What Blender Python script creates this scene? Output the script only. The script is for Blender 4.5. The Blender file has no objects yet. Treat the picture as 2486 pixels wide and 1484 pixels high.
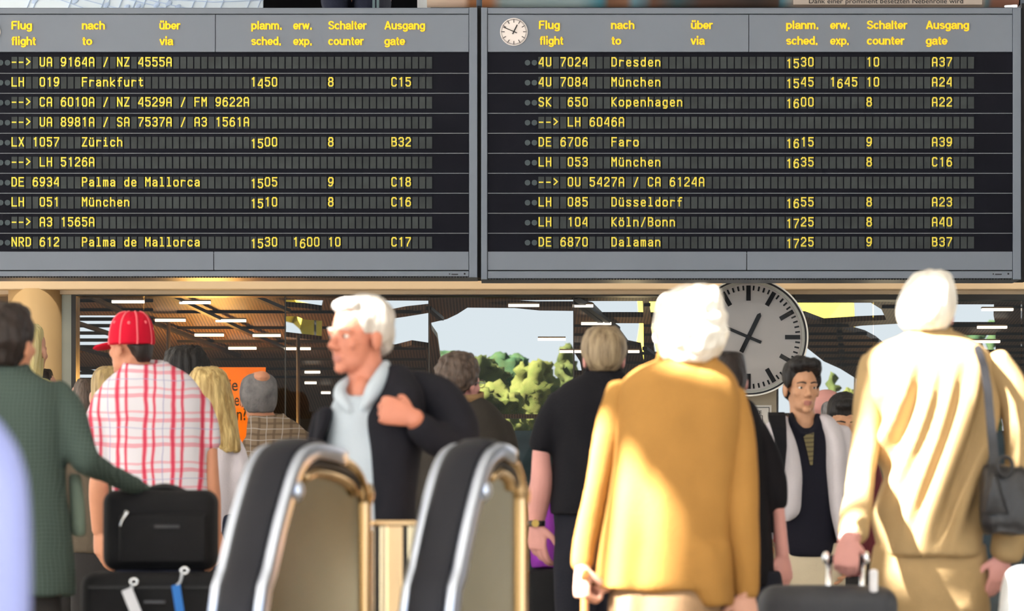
import bpy, bmesh, math, random
from mathutils import Vector, Matrix, noise, geometry
R = math.radians
random.seed(7)
scene = bpy.context.scene
COL = scene.collection

# ---------------------------------------------------------------- camera, sky, sun, exposure
F, CX, HY, HC = 135.0 / 36.0 * 2486.0, 1243.0, 1208.0, 1.15     # focal length in px, principal point, eye height
cam_data = bpy.data.cameras.new('camera')
cam_data.lens = 135.0
cam_data.sensor_width = 36.0
cam_data.shift_y = (HY - 742.0) / 2486.0
cam_data.clip_end = 300
cam_data.dof.use_dof = True
cam_data.dof.focus_distance = 20.8
cam_data.dof.aperture_fstop = 4.9
cam = bpy.data.objects.new('camera', cam_data)
cam.location = (0, 0, HC)
cam.rotation_euler = (R(90), 0, 0)
COL.objects.link(cam)
scene.camera = cam

world = bpy.data.worlds.new('sky')
scene.world = world
world.use_nodes = True
wnt = world.node_tree
wbg = wnt.nodes['Background']
wtc = wnt.nodes.new('ShaderNodeTexCoord')
wsep = wnt.nodes.new('ShaderNodeSeparateXYZ')
wramp = wnt.nodes.new('ShaderNodeValToRGB')
wramp.color_ramp.elements[0].position = 0.0
wramp.color_ramp.elements[0].color = (0.80, 0.86, 0.90, 1)
wramp.color_ramp.elements[1].position = 0.6
wramp.color_ramp.elements[1].color = (0.62, 0.76, 0.95, 1)
wnt.links.new(wtc.outputs['Generated'], wsep.inputs[0])
wnt.links.new(wsep.outputs['Z'], wramp.inputs[0])
wnt.links.new(wramp.outputs[0], wbg.inputs['Color'])
# the half of the sky around the sun is the bright half
wmr = wnt.nodes.new('ShaderNodeMapRange')
wmr.inputs['From Min'].default_value = -0.15
wmr.inputs['From Max'].default_value = 0.55
wmr.inputs['To Min'].default_value = 2.0
wmr.inputs['To Max'].default_value = 2.75
wneg = wnt.nodes.new('ShaderNodeMath')
wneg.operation = 'MULTIPLY'
wneg.inputs[1].default_value = -1.0
wnt.links.new(wsep.outputs['Y'], wneg.inputs[0])
wnt.links.new(wneg.outputs[0], wmr.inputs['Value'])
wnt.links.new(wmr.outputs[0], wbg.inputs['Strength'])

TOSUN = Vector((-0.66, -0.44, 0.61)).normalized()
sun_data = bpy.data.lights.new('sun', 'SUN')
sun_data.energy = 70.0
sun_data.angle = R(0.53)
sun_data.color = (1.0, 0.96, 0.90)
sun = bpy.data.objects.new('sun', sun_data)
sun.rotation_euler = (-TOSUN).to_track_quat('-Z', 'Y').to_euler()
sun.location = (-8, -10, 14)
COL.objects.link(sun)

scene.view_settings.view_transform = 'Standard'
scene.view_settings.look = 'None'
scene.view_settings.exposure = 0.0
scene.view_settings.gamma = 1.0
scene.view_settings.use_curve_mapping = False

# ---------------------------------------------------------------- helpers
def at(px, py, d):
    return Vector(((px - CX) / F * d, d, HC + (HY - py) / F * d))

def lin(c):
    c = c / 255.0
    return c / 12.92 if c <= 0.04045 else ((c + 0.055) / 1.055) ** 2.4

def rgb(r, g, b, k=1.0):
    return (min(.92, lin(r) * k), min(.92, lin(g) * k), min(.92, lin(b) * k), 1)

def mat(name, c, rough=0.65, metal=0.0, var=0.10, vs=7.0, bump=0.0, bs=60.0, stretch=(1, 1, 1), emit=0.0, spec=0.3, c2=None, coat=0.0):
    m = bpy.data.materials.new(name)
    m.use_nodes = True
    nt = m.node_tree
    b = nt.nodes['Principled BSDF']
    b.inputs['Roughness'].default_value = rough
    b.inputs['Metallic'].default_value = metal
    b.inputs['Specular IOR Level'].default_value = spec
    if coat:
        b.inputs['Coat Weight'].default_value = coat
    tc = nt.nodes.new('ShaderNodeTexCoord')
    mp = nt.nodes.new('ShaderNodeMapping')
    mp.inputs['Scale'].default_value = stretch
    nt.links.new(tc.outputs['Object'], mp.inputs[0])
    n = nt.nodes.new('ShaderNodeTexNoise')
    n.inputs['Scale'].default_value = vs
    n.inputs['Detail'].default_value = 3
    nt.links.new(mp.outputs[0], n.inputs['Vector'])
    r = nt.nodes.new('ShaderNodeValToRGB')
    r.color_ramp.elements[0].position = .3
    r.color_ramp.elements[1].position = .7
    if c2 is None:
        r.color_ramp.elements[0].color = (c[0] * (1 - var), c[1] * (1 - var), c[2] * (1 - var), 1)
        r.color_ramp.elements[1].color = (min(1, c[0] * (1 + var)), min(1, c[1] * (1 + var)), min(1, c[2] * (1 + var)), 1)
    else:
        r.color_ramp.elements[0].color = c
        r.color_ramp.elements[1].color = c2
    nt.links.new(n.outputs['Fac'], r.inputs[0])
    nt.links.new(r.outputs[0], b.inputs['Base Color'])
    if emit:
        nt.links.new(r.outputs[0], b.inputs['Emission Color'])
        b.inputs['Emission Strength'].default_value = emit
    if bump:
        n2 = nt.nodes.new('ShaderNodeTexNoise')
        n2.inputs['Scale'].default_value = bs
        n2.inputs['Detail'].default_value = 3
        nt.links.new(mp.outputs[0], n2.inputs['Vector'])
        bp = nt.nodes.new('ShaderNodeBump')
        bp.inputs['Strength'].default_value = bump
        bp.inputs['Distance'].default_value = 0.01
        nt.links.new(n2.outputs['Fac'], bp.inputs['Height'])
        nt.links.new(bp.outputs[0], b.inputs['Normal'])
    return m

def stripes(name, base, lines, rough=.8):
    """cloth with woven bands; lines = (axis, period, centre, half width, colour, strength)"""
    m = bpy.data.materials.new(name)
    m.use_nodes = True
    nt = m.node_tree
    b = nt.nodes['Principled BSDF']
    b.inputs['Roughness'].default_value = rough
    b.inputs['Specular IOR Level'].default_value = .15
    tc = nt.nodes.new('ShaderNodeTexCoord')
    wob = nt.nodes.new('ShaderNodeTexNoise')
    wob.inputs['Scale'].default_value = 5
    nt.links.new(tc.outputs['Object'], wob.inputs['Vector'])
    vm = nt.nodes.new('ShaderNodeVectorMath'); vm.operation = 'MULTIPLY_ADD'
    vm.inputs[1].default_value = (.035, .035, .035)
    nt.links.new(wob.outputs['Color'], vm.inputs[0])
    nt.links.new(tc.outputs['Object'], vm.inputs[2])
    sp = nt.nodes.new('ShaderNodeSeparateXYZ')
    nt.links.new(vm.outputs[0], sp.inputs[0])
    cur = None
    for ax, per, cen, hw, colr, st in lines:
        def mth(op, a, bb):
            k = nt.nodes.new('ShaderNodeMath'); k.operation = op
            for i, v in enumerate((a, bb)):
                if v is None: continue
                if isinstance(v, (int, float)): k.inputs[i].default_value = v
                else: nt.links.new(v, k.inputs[i])
            return k.outputs[0]
        q = mth('ADD', sp.outputs['XYZ'.index(ax)], 50 * per - cen + per / 2)
        q = mth('MODULO', q, per)
        q = mth('SUBTRACT', q, per / 2)
        q = mth('ABSOLUTE', q, None)
        q = mth('LESS_THAN', q, hw)
        q = mth('MULTIPLY', q, st)
        mx = nt.nodes.new('ShaderNodeMix'); mx.data_type = 'RGBA'
        nt.links.new(q, mx.inputs[0])
        if cur is None: mx.inputs[6].default_value = base
        else: nt.links.new(cur, mx.inputs[6])
        mx.inputs[7].default_value = colr
        cur = mx.outputs[2]
    nt.links.new(cur, b.inputs['Base Color'])
    return m

def box(bm, x0, x1, y0, y1, z0, z1):
    v = [bm.verts.new(p) for p in ((x0, y0, z0), (x1, y0, z0), (x1, y1, z0), (x0, y1, z0), (x0, y0, z1), (x1, y0, z1), (x1, y1, z1), (x0, y1, z1))]
    for f in ((0, 3, 2, 1), (4, 5, 6, 7), (0, 1, 5, 4), (1, 2, 6, 5), (2, 3, 7, 6), (3, 0, 4, 7)):
        bm.faces.new([v[i] for i in f])

def pbox(bm, xl, yt, xr, yb, d0, d1):
    """box whose front face covers pixels xl..xr, yt..yb at depth d0 and that is d1-d0 thick"""
    a, b = at(xl, yb, d0), at(xr, yt, d0)
    box(bm, a.x, b.x, d0, d1, a.z, b.z)

def rbox(bm, c, s, r, seg=3, rot=0):
    t = bmesh.new()
    bmesh.ops.create_cube(t, size=1)
    bmesh.ops.scale(t, vec=s, verts=t.verts)
    bmesh.ops.bevel(t, geom=t.edges[:], offset=r, segments=seg, profile=.5, affect='EDGES')
    if rot: bmesh.ops.rotate(t, cent=(0, 0, 0), matrix=Matrix.Rotation(rot, 3, 'Z'), verts=t.verts)
    bmesh.ops.translate(t, vec=c, verts=t.verts)
    merge(bm, t)

def merge(bm, t):
    me = bpy.data.meshes.new('t'); t.to_mesh(me); t.free()
    bm.from_mesh(me); bpy.data.meshes.remove(me)

def ellip(bm, c, r, M=None, u=16, v=10):
    t = bmesh.new()
    bmesh.ops.create_uvsphere(t, u_segments=u, v_segments=v, radius=1)
    bmesh.ops.scale(t, vec=r, verts=t.verts)
    bmesh.ops.translate(t, vec=c, verts=t.verts)
    if M is not None: bmesh.ops.transform(t, matrix=M, verts=t.verts)
    merge(bm, t)

def loft(bm, rings, close=True):
    vs = [[bm.verts.new(p) for p in r] for r in rings]
    n = len(rings[0])
    for a, b in zip(vs, vs[1:]):
        for i in range(n):
            bm.faces.new((a[i], a[(i + 1) % n], b[(i + 1) % n], b[i]))
    if close:
        bm.faces.new(vs[0][::-1]); bm.faces.new(vs[-1])

def cr(p, t):
    """Catmull-Rom through tuples p at parameter t (0..len-1)"""
    i = min(int(t), len(p) - 2); f = t - i
    a, b, c, d = p[max(i - 1, 0)], p[i], p[i + 1], p[min(i + 2, len(p) - 1)]
    return tuple(.5 * ((2 * b[k]) + (c[k] - a[k]) * f + (2 * a[k] - 5 * b[k] + 4 * c[k] - d[k]) * f * f + (3 * b[k] - a[k] - 3 * c[k] + d[k]) * f ** 3) for k in range(len(b)))

def tube(bm, pts, n=12, sub=4, ref=Vector((0, 1, 0)), flat=1.0):
    """round tube through (x,y,z,r) points with domed ends"""
    P = [tuple(p) for p in pts]
    q = [cr(P, i / sub) for i in range((len(P) - 1) * sub + 1)]
    c = [Vector(p[:3]) for p in q]
    r = [max(p[3], .0005) for p in q]
    rings = []
    def ringat(cc, t, rr):
        a = t.cross(ref)
        if a.length < 1e-3: a = t.cross(Vector((1, 0, 0)))
        a.normalize(); b = t.cross(a).normalized()
        return [cc + (a * math.cos(k * 2 * math.pi / n) + b * flat * math.sin(k * 2 * math.pi / n)) * rr for k in range(n)]
    T = []
    for i in range(len(c)):
        t = c[min(i + 1, len(c) - 1)] - c[max(i - 1, 0)]
        T.append(t.normalized() if t.length > 1e-9 else Vector((0, 0, 1)))
    for k in (80, 50, 25):
        rings.append(ringat(c[0] - T[0] * r[0] * .6 * math.sin(R(k)), T[0], r[0] * math.cos(R(k))))
    for i in range(len(c)): rings.append(ringat(c[i], T[i], r[i]))
    for k in (25, 50, 80):
        rings.append(ringat(c[-1] + T[-1] * r[-1] * .6 * math.sin(R(k)), T[-1], r[-1] * math.cos(R(k))))
    loft(bm, rings)

def vring(x, y, z, rx, ry, n=28, e=2.4):
    out = []
    for k in range(n):
        a = k * 2 * math.pi / n
        ca, sa = math.cos(a), math.sin(a)
        out.append(Vector((x + rx * math.copysign(abs(ca) ** (2 / e), ca), y + ry * math.copysign(abs(sa) ** (2 / e), sa), z)))
    return out

def bar(bm, a, b, w, h, up=Vector((0, 0, 1))):
    """box beam from a to b"""
    t = (b - a).normalized(); s = t.cross(up).normalized(); u = s.cross(t)
    vs = []
    for p in (a, b):
        vs += [bm.verts.new(p + s * i * w / 2 + u * j * h / 2) for i, j in ((-1, -1), (1, -1), (1, 1), (-1, 1))]
    for f in ((0, 1, 2, 3), (7, 6, 5, 4), (0, 4, 5, 1), (1, 5, 6, 2), (2, 6, 7, 3), (3, 7, 4, 0)):
        bm.faces.new([vs[i] for i in f])

def inside(p, poly):
    c = False; j = len(poly) - 1
    for i in range(len(poly)):
        a, b = poly[i], poly[j]
        if (a[1] > p[1]) != (b[1] > p[1]) and p[0] < (b[0] - a[0]) * (p[1] - a[1]) / (b[1] - a[1]) + a[0]: c = not c
        j = i
    return c

def sheet(outer, holes):
    """triangulated 2-D sheet with holes -> (verts, faces)"""
    pts = []; edges = []
    for poly in [outer] + holes:
        b = len(pts)
        pts += [Vector(p) for p in poly]
        edges += [(b + i, b + (i + 1) % len(poly)) for i in range(len(poly))]
    v, e, f, *_ = geometry.delaunay_2d_cdt(pts, edges, [], 1, 1e-6)
    keep = []
    for t in f:
        c = sum((v[i] for i in t), Vector((0, 0))) / len(t)
        if inside(c, outer) and not any(inside(c, h) for h in holes): keep.append(t)
    return v, keep

def tag(o, label=None, cat=None, group=None, kind=None):
    if label: o['label'] = label
    if cat: o['category'] = cat
    if group: o['group'] = group
    if kind: o['kind'] = kind
    return o

def wloc(o):
    p = Vector(o.location)
    while o.parent: o = o.parent; p += Vector(o.location)
    return p

def obj(name, bm, m, parent=None, origin=None, smooth=False, label=None, bev=0):
    me = bpy.data.meshes.new(name)
    bmesh.ops.recalc_face_normals(bm, faces=bm.faces[:])
    bm.to_mesh(me); bm.free()
    return mobj(name, me, m, parent, origin, smooth, label, bev)

def mobj(name, me, m, parent=None, origin=None, smooth=False, label=None, bev=0):
    o = bpy.data.objects.new(name, me)
    COL.objects.link(o)
    base = Vector((0, 0, 0))
    if parent is not None: o.parent = parent; base = wloc(parent)
    if origin is not None:
        o.location = Vector(origin) - base; base = Vector(origin)
    me.transform(Matrix.Translation(-base))
    for mm in (m if isinstance(m, (list, tuple)) else [m]): me.materials.append(mm)
    if smooth: me.polygons.foreach_set('use_smooth', [True] * len(me.polygons))
    if bev:
        b = o.modifiers.new('bevel', 'BEVEL'); b.width = bev; b.segments = 2; b.limit_method = 'ANGLE'
    if label: o['label'] = label
    return o

def empty(name, loc, label, cat, group=None):
    o = bpy.data.objects.new(name, None)
    o.empty_display_size = .1
    o.location = loc
    COL.objects.link(o)
    return tag(o, label, cat, group)

def fuse(name, bm, m, parent, voxel=.012, smooth=4, disp=None, label=None, paint=None):
    """grow overlapping volumes into one continuous skin"""
    me = bpy.data.meshes.new('tmp'); bm.to_mesh(me); bm.free()
    ob = bpy.data.objects.new('tmp', me); COL.objects.link(ob)
    r = ob.modifiers.new('r', 'REMESH'); r.mode = 'VOXEL'; r.voxel_size = voxel
    s = ob.modifiers.new('s', 'SMOOTH'); s.factor = .5; s.iterations = smooth
    ev = ob.evaluated_get(bpy.context.evaluated_depsgraph_get())
    new = bpy.data.meshes.new_from_object(ev)
    bpy.data.objects.remove(ob); bpy.data.meshes.remove(me)
    new.name = name
    if disp:
        nv = len(new.vertices)
        no = [0.0] * (nv * 3); co = [0.0] * (nv * 3)
        new.vertices.foreach_get('normal', no); new.vertices.foreach_get('co', co)
        for i in range(nv):
            j = 3 * i
            k = disp(co[j], co[j + 1], co[j + 2])
            co[j] += no[j] * k; co[j + 1] += no[j + 1] * k; co[j + 2] += no[j + 2] * k
        new.vertices.foreach_set('co', co)
        new.update()
    if paint:
        idx = [paint(p.center) for p in new.polygons]
        new.polygons.foreach_set('material_index', idx)
    new.polygons.foreach_set('use_smooth', [True] * len(new.polygons))
    return mobj(name, new, m, parent, None, False, label)

def folds(amp, kx=9.0, kz=2.5, seed=0.0):
    def f(x, y, z):
        a = noise.noise((x * kx + seed, y * kx, z * kz))
        b = noise.noise((x * kx * 2.3, y * kx * 2.3 + seed, z * kz * 3))
        return amp * (a - .35 * abs(a) + .35 * b)
    return f

def strands(amp, k=60.0, kz=9.0, seed=0.0):
    def f(x, y, z):
        return amp * (noise.noise((x * k + seed, y * k, z * kz)) + .6 * noise.noise((x * k * .35, y * k * .35 + seed, z * kz * 1.3)))
    return f

def text(name, s, m, parent, x0, x1, zb, y, cap=None, bold=0.0, label=None, thick=.002):
    """flat lettering facing the camera: spans x0..x1, baseline zb, capital height cap"""
    c = bpy.data.curves.new('t', 'FONT')
    c.body = s; c.size = 1; c.offset = bold; c.extrude = .01; c.resolution_u = 3
    o = bpy.data.objects.new('t', c); COL.objects.link(o)
    me = bpy.data.meshes.new_from_object(o.evaluated_get(bpy.context.evaluated_depsgraph_get()))
    bpy.data.objects.remove(o); bpy.data.curves.remove(c)
    xs = [v.co.x for v in me.vertices]
    a, b = min(xs), max(xs)
    sx = (x1 - x0) / (b - a)
    sz = sx if cap is None else cap / .73
    for v in me.vertices:
        p = v.co.copy()
        v.co = (x0 + (p.x - a) * sx, y - p.z / .01 * thick / 2 - thick / 2, zb + p.y * sz)
    return mobj(name, me, m, parent, None, False, label)
# ---------------------------------------------------------------- the setting
M_floor = mat('terrazzo_floor', rgb(186, 178, 164), .35, var=.12, vs=30, spec=.4)
M_roof = mat('roof_panels', rgb(205, 205, 205), .8, var=.04)
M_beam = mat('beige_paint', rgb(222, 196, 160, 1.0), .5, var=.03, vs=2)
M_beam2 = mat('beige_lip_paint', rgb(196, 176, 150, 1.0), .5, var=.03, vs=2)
M_colm = mat('beige_column_paint', rgb(205, 172, 124, 1.0), .55, var=.05, vs=3, stretch=(1, 1, .3))
M_jamb = mat('grey_green_aluminium', rgb(140, 140, 128), .4, .4, var=.05)
M_dark = mat('dark_bronze_frame', rgb(48, 45, 42), .4, .3, var=.05)
M_wallr = mat('dark_brown_panelling', rgb(66, 58, 48, 1.0), .7, var=.25, vs=3)
M_black = mat('void_black', rgb(12, 12, 14), .9, spec=.05)

def struct(name, bm, m, **k):
    return tag(obj(name, bm, m, **k), kind='structure')

b = bmesh.new(); box(b, -30, 30, -12, 60, -.2, 0); struct('floor', b, M_floor)

# unseen roof added over the hall, its slots shaped to place the sun patches
RZ = 6.0
def roofpt(px, py, d):
    p = at(px, py, d); t = (RZ - p.z) / TOSUN.z
    q = p + TOSUN * t
    return (q.x, q.y)
WOMAN_D, SUIT_D, STRIDE_D = 10.9, 11.7, 11.2
WB, SB = WOMAN_D - .13, SUIT_D - .135     # depth of the backs the shafts fall on
slots = [
    ([(1560, 850), (1565, 740), (1620, 670), (1720, 670), (1790, 740), (1790, 850), (1720, 868), (1640, 862)], WB),
    ([(1340, 1600), (1350, 1250), (1400, 1020), (1450, 985), (1505, 1010), (1490, 1150), (1470, 1300), (1455, 1600)], WOMAN_D - .035),
    ([(1425, 1560), (1440, 1300), (1462, 1090), (1490, 1030), (1525, 1060), (1532, 1180), (1512, 1320), (1500, 1560)], WB),
    ([(1566, 1120), (1600, 1150), (1632, 1210), (1638, 1560), (1588, 1560), (1582, 1330), (1565, 1240)], WB),
    ([(2050, 640), (2520, 640), (2500, 900), (2390, 850), (2345, 900), (2325, 1000), (2300, 1120), (2225, 1345), (2128, 1385), (2120, 1250), (2090, 1250), (2050, 1180)], SB),
    ([(1985, 1150), (2100, 1150), (2112, 1260), (2118, 1392), (2095, 1440), (1985, 1440)], SUIT_D - .37),
    ([(2392, 890), (2450, 900), (2440, 960), (2410, 1000), (2385, 980)], SB),
    ([(2425, 1020), (2486, 1010), (2480, 1080), (2440, 1090)], SB),
    ([(2420, 1370), (2520, 1350), (2520, 1560), (2410, 1560)], SUIT_D - .27),
    ([(770, 690), (980, 690), (975, 755), (870, 790), (790, 800)], STRIDE_D - .05),
]
outer = [(-18, -1.0), (18, -1.0), (18, 27.0), (-18, 27.0)]
v, f = sheet(outer, [[roofpt(x, y, d) for x, y in poly] for poly, d in slots])
b = bmesh.new()
vs = [b.verts.new((p.x, p.y, RZ)) for p in v]
for t in f: b.faces.new([vs[i] for i in t])
o = struct('ceiling', b, M_roof)
sm = o.modifiers.new('thickness', 'SOLIDIFY'); sm.thickness = .03

b = bmesh.new(); box(b, 13.9, 14.1, 2, 21, 0, RZ); struct('wall_right', b, mat('dull_brown_hall_wall', rgb(112, 104, 88), .6, var=.3, vs=1.2))

# beige fascia beam behind the boards, its lower lip, the column and the jamb
WD = 20.9
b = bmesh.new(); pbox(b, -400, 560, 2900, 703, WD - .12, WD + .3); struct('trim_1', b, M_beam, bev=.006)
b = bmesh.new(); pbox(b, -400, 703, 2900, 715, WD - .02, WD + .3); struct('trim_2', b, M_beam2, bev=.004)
b = bmesh.new()
c0 = at(85, 1208, WD + .02)
rr = 65 / F * WD
loft(b, [vring(c0.x, c0.y, z, rr, rr, 40, 2) for z in (0, at(0, 703, WD).z)])
o = struct('trim_3', b, M_colm, smooth=False)
o.data.polygons.foreach_set('use_smooth', [len(p.vertices) == 4 for p in o.data.polygons])
b = bmesh.new(); pbox(b, 149, 714, 173, 1700, WD + .02, WD + .2); struct('trim_4', b, M_jamb)
b = bmesh.new(); pbox(b, 173, 714, 184, 1700, WD + .0, WD + .2); struct('trim_5', b, M_dark)
b = bmesh.new(); pbox(b, 1930, 714, 2900, 728, WD - .01, WD + .2); struct('trim_6', b, M_dark)
b = bmesh.new(); pbox(b, 184, 714, 1930, 719, WD + .01, WD + .2); struct('trim_7', b, M_dark)
b = bmesh.new(); pbox(b, -400, 703, 60, 1700, WD + .25, WD + .35); struct('wall_left', b, mat('brown_wall', rgb(120, 100, 78), .7))

# glazing: one pane per bay, thin joints between
M_glass = bpy.data.materials.new('window_glass'); M_glass.use_nodes = True
nt = M_glass.node_tree; nt.nodes.clear()
go = nt.nodes.new('ShaderNodeOutputMaterial'); gt = nt.nodes.new('ShaderNodeBsdfTransparent'); gg = nt.nodes.new('ShaderNodeBsdfGlossy')
gg.inputs['Roughness'].default_value = .02; gt.inputs['Color'].default_value = (.67, .68, .68, 1)
gf = nt.nodes.new('ShaderNodeFresnel'); gf.inputs['IOR'].default_value = 1.18
gm = nt.nodes.new('ShaderNodeMixShader')
nt.links.new(gf.outputs[0], gm.inputs[0]); nt.links.new(gt.outputs[0], gm.inputs[1]); nt.links.new(gg.outputs[0], gm.inputs[2]); nt.links.new(gm.outputs[0], go.inputs[0])
for i, (a, c) in enumerate(((184, 349), (349, 692), (692, 1041), (1041, 1393), (1393, 1800), (1885, 2120), (2120, 2480), (2480, 2800))):
    b = bmesh.new(); pbox(b, a + 1, 716, c - 1, 1700, WD + .08, WD + .09)
    struct('window_%d' % (i + 1), b, M_glass)
M_joint = mat('glazing_joint', rgb(52, 46, 40), .4)
for i, x in enumerate((692, 1041, 1393)):
    b = bmesh.new(); pbox(b, x - 1.2, 718, x + 1.2, 1700, WD + .06, WD + .1); struct('trim_%d' % (8 + i), b, M_joint)
# beige post that carries the big clock
b = bmesh.new(); pbox(b, 1800, 714, 1885, 1700, WD - .05, WD + .12); struct('trim_11', b, mat('beige_grey_post', rgb(170, 158, 138), .5, var=.03), bev=.004)

# ---- reflections in the glass, built as geometry behind it: slatted ceiling, sky openings, trees
D0, D1 = 21.3, 27.0
Z0, Z1 = at(0, 690, D0).z, at(0, 1012, D1).z
KS = (Z1 - Z0) / (D1 - D0)
def cpt(px, py, off=0.0):
    m = (HY - py) / F
    d = (Z0 - off - KS * D0 - HC) / (m - KS)
    return at(px, py, d)
holes = [
    [(186, 760), (300, 760), (372, 768), (372, 850), (186, 850)],
    [(186, 892), (290, 892), (290, 936), (186, 936)],
    [(694, 722), (786, 723), (781, 748), (740, 742), (694, 739)],
    [(694, 762), (720, 762), (740, 770), (782, 773), (781, 822), (694, 812)],
    [(808, 723), (1040, 724), (1040, 744), (985, 750), (950, 757), (808, 757)],
    [(935, 770), (985, 763), (1040, 754), (1040, 838), (1000, 832), (960, 842), (935, 840)],
    [(1180, 728), (1265, 723), (1392, 722), (1392, 738), (1300, 738), (1195, 732)],
    [(1046, 778), (1085, 769), (1110, 757), (1135, 741), (1250, 742), (1310, 748), (1392, 749), (1392, 1011), (1070, 1011), (1070, 870), (1062, 815), (1048, 795)],
    [(1404, 725), (1560, 725), (1562, 764), (1462, 764), (1438, 740), (1424, 737)],
    [(1485, 779), (1562, 779), (1563, 880), (1556, 838), (1525, 832)],
    [(1574, 726), (1640, 726), (1640, 764), (1580, 764)],
    [(1578, 780), (1640, 780), (1640, 860), (1590, 860)],
    [(1395, 852), (1408, 872), (1414, 905), (1395, 905)],
    [(1900, 729), (2114, 729), (2140, 745), (2152, 771), (2080, 774), (2000, 779), (1955, 762), (1900, 755)],
    [(2046, 792), (2090, 785), (2220, 778), (2220, 850), (2150, 842), (2126, 822), (2100, 808)],
    [(1960, 840), (1975, 852), (2000, 872), (2040, 890), (2080, 915), (2080, 1008), (1890, 1008), (1890, 840)],
    [(2300, 733), (2414, 733), (2412, 760), (2418, 788), (2300, 788)],
    [(2300, 808), (2417, 808), (2417, 855), (2300, 855)],
]
outer = [(-200, 690), (2800, 690), (2800, 1012), (-200, 1012)]
v, f = sheet(outer, holes)
M_ceil = bpy.data.materials.new('brown_slatted_ceiling'); M_ceil.use_nodes = True
nt = M_ceil.node_tree; bs_ = nt.nodes['Principled BSDF']; bs_.inputs['Roughness'].default_value = .5; bs_.inputs['Specular IOR Level'].default_value = .3
tc = nt.nodes.new('ShaderNodeTexCoord'); wv = nt.nodes.new('ShaderNodeTexWave'); wv.wave_type = 'BANDS'; wv.bands_direction = 'X'
wv.inputs['Scale'].default_value = 17; wv.inputs['Distortion'].default_value = 0
rp = nt.nodes.new('ShaderNodeValToRGB')
rp.color_ramp.elements[0].color = rgb(74, 58, 43); rp.color_ramp.elements[0].position = .35
rp.color_ramp.elements[1].color = rgb(128, 100, 70); rp.color_ramp.elements[1].position = .8
nt.links.new(tc.outputs['Object'], wv.inputs['Vector']); nt.links.new(wv.outputs['Fac'], rp.inputs[0]); nt.links.new(rp.outputs[0], bs_.inputs['Base Color'])
b = bmesh.new()
vs = [b.verts.new(cpt(p.x, p.y)) for p in v]
for t in f: b.faces.new([vs[i] for i in t])
o = struct('ceiling_reflected', b, M_ceil); sm = o.modifiers.new('thickness', 'SOLIDIFY'); sm.thickness = .03; sm.offset = 0
M_bar = mat('black_ceiling_bar', rgb(34, 30, 27), .5)
b = bmesh.new()
def cbar(x0, y0, x1, y1, w=.014, off=.02):
    # bars run on the ceiling and stop at the edge of each reflected sky opening (the louvred bay keeps its bars)
    n = max(2, int(math.hypot(x1 - x0, y1 - y0) / 4)); run = None
    for i in range(n + 1):
        t = i / n; p = (x0 + (x1 - x0) * t, y0 + (y1 - y0) * t)
        ok = x0 < 380 or not any(inside(p, h) for h in holes)
        if ok and run is None: run = p
        if run is not None and (not ok or i == n):
            if math.hypot(p[0] - run[0], p[1] - run[1]) > 6: bar(b, cpt(*run, off), cpt(*p, off), w, .02)
            run = None
for y in (730, 752, 775, 791, 809, 826, 842, 893, 906, 921): cbar(184, y, 372, y, .026)
for y in (757, 795, 828, 846, 872, 895, 915): cbar(430, y, 1035, y)
for y in (740, 790, 812, 835, 858, 880): cbar(1393, y, 1640, y, .012)
for y in (745, 790, 810, 826, 841, 856, 870, 885): cbar(1960, y, 2486, y, .012)
for q in ((205, 712, 318, 770), (184, 783, 270, 812), (184, 842, 265, 865), (184, 893, 245, 909), (400, 712, 625, 818), (605, 714, 700, 755), (370, 782, 580, 864), (620, 815, 700, 850),
          (1041, 748, 1090, 790), (1395, 722, 1640, 900), (1400, 735, 1470, 790)): cbar(*q, w=.03, off=.05)
for y in range(775, 900, 16): cbar(2028 + (y - 775) * .12, y, 2040 + (y - 775) * .12, y, .05, .03)
struct('trim_12', b, M_bar)
# walls of the space beyond
b = bmesh.new(); pbox(b, -200, 1006, 1070, 1700, 27.0, 27.2); pbox(b, 292, 930, 1066, 1010, 27.0, 27.2); struct('wall_back', b, M_wallr)
b = bmesh.new(); pbox(b, 1066, 1046, 2900, 1700, 27.0, 27.2); struct('wall_parapet', b, mat('blue_grey_parapet', rgb(84, 110, 122), .4, var=.25, vs=4, stretch=(1, 1, 3)))
b = bmesh.new(); pbox(b, 184, 845, 400, 892, 26.0, 26.1); struct('trim_13', b, M_wallr)
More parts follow.
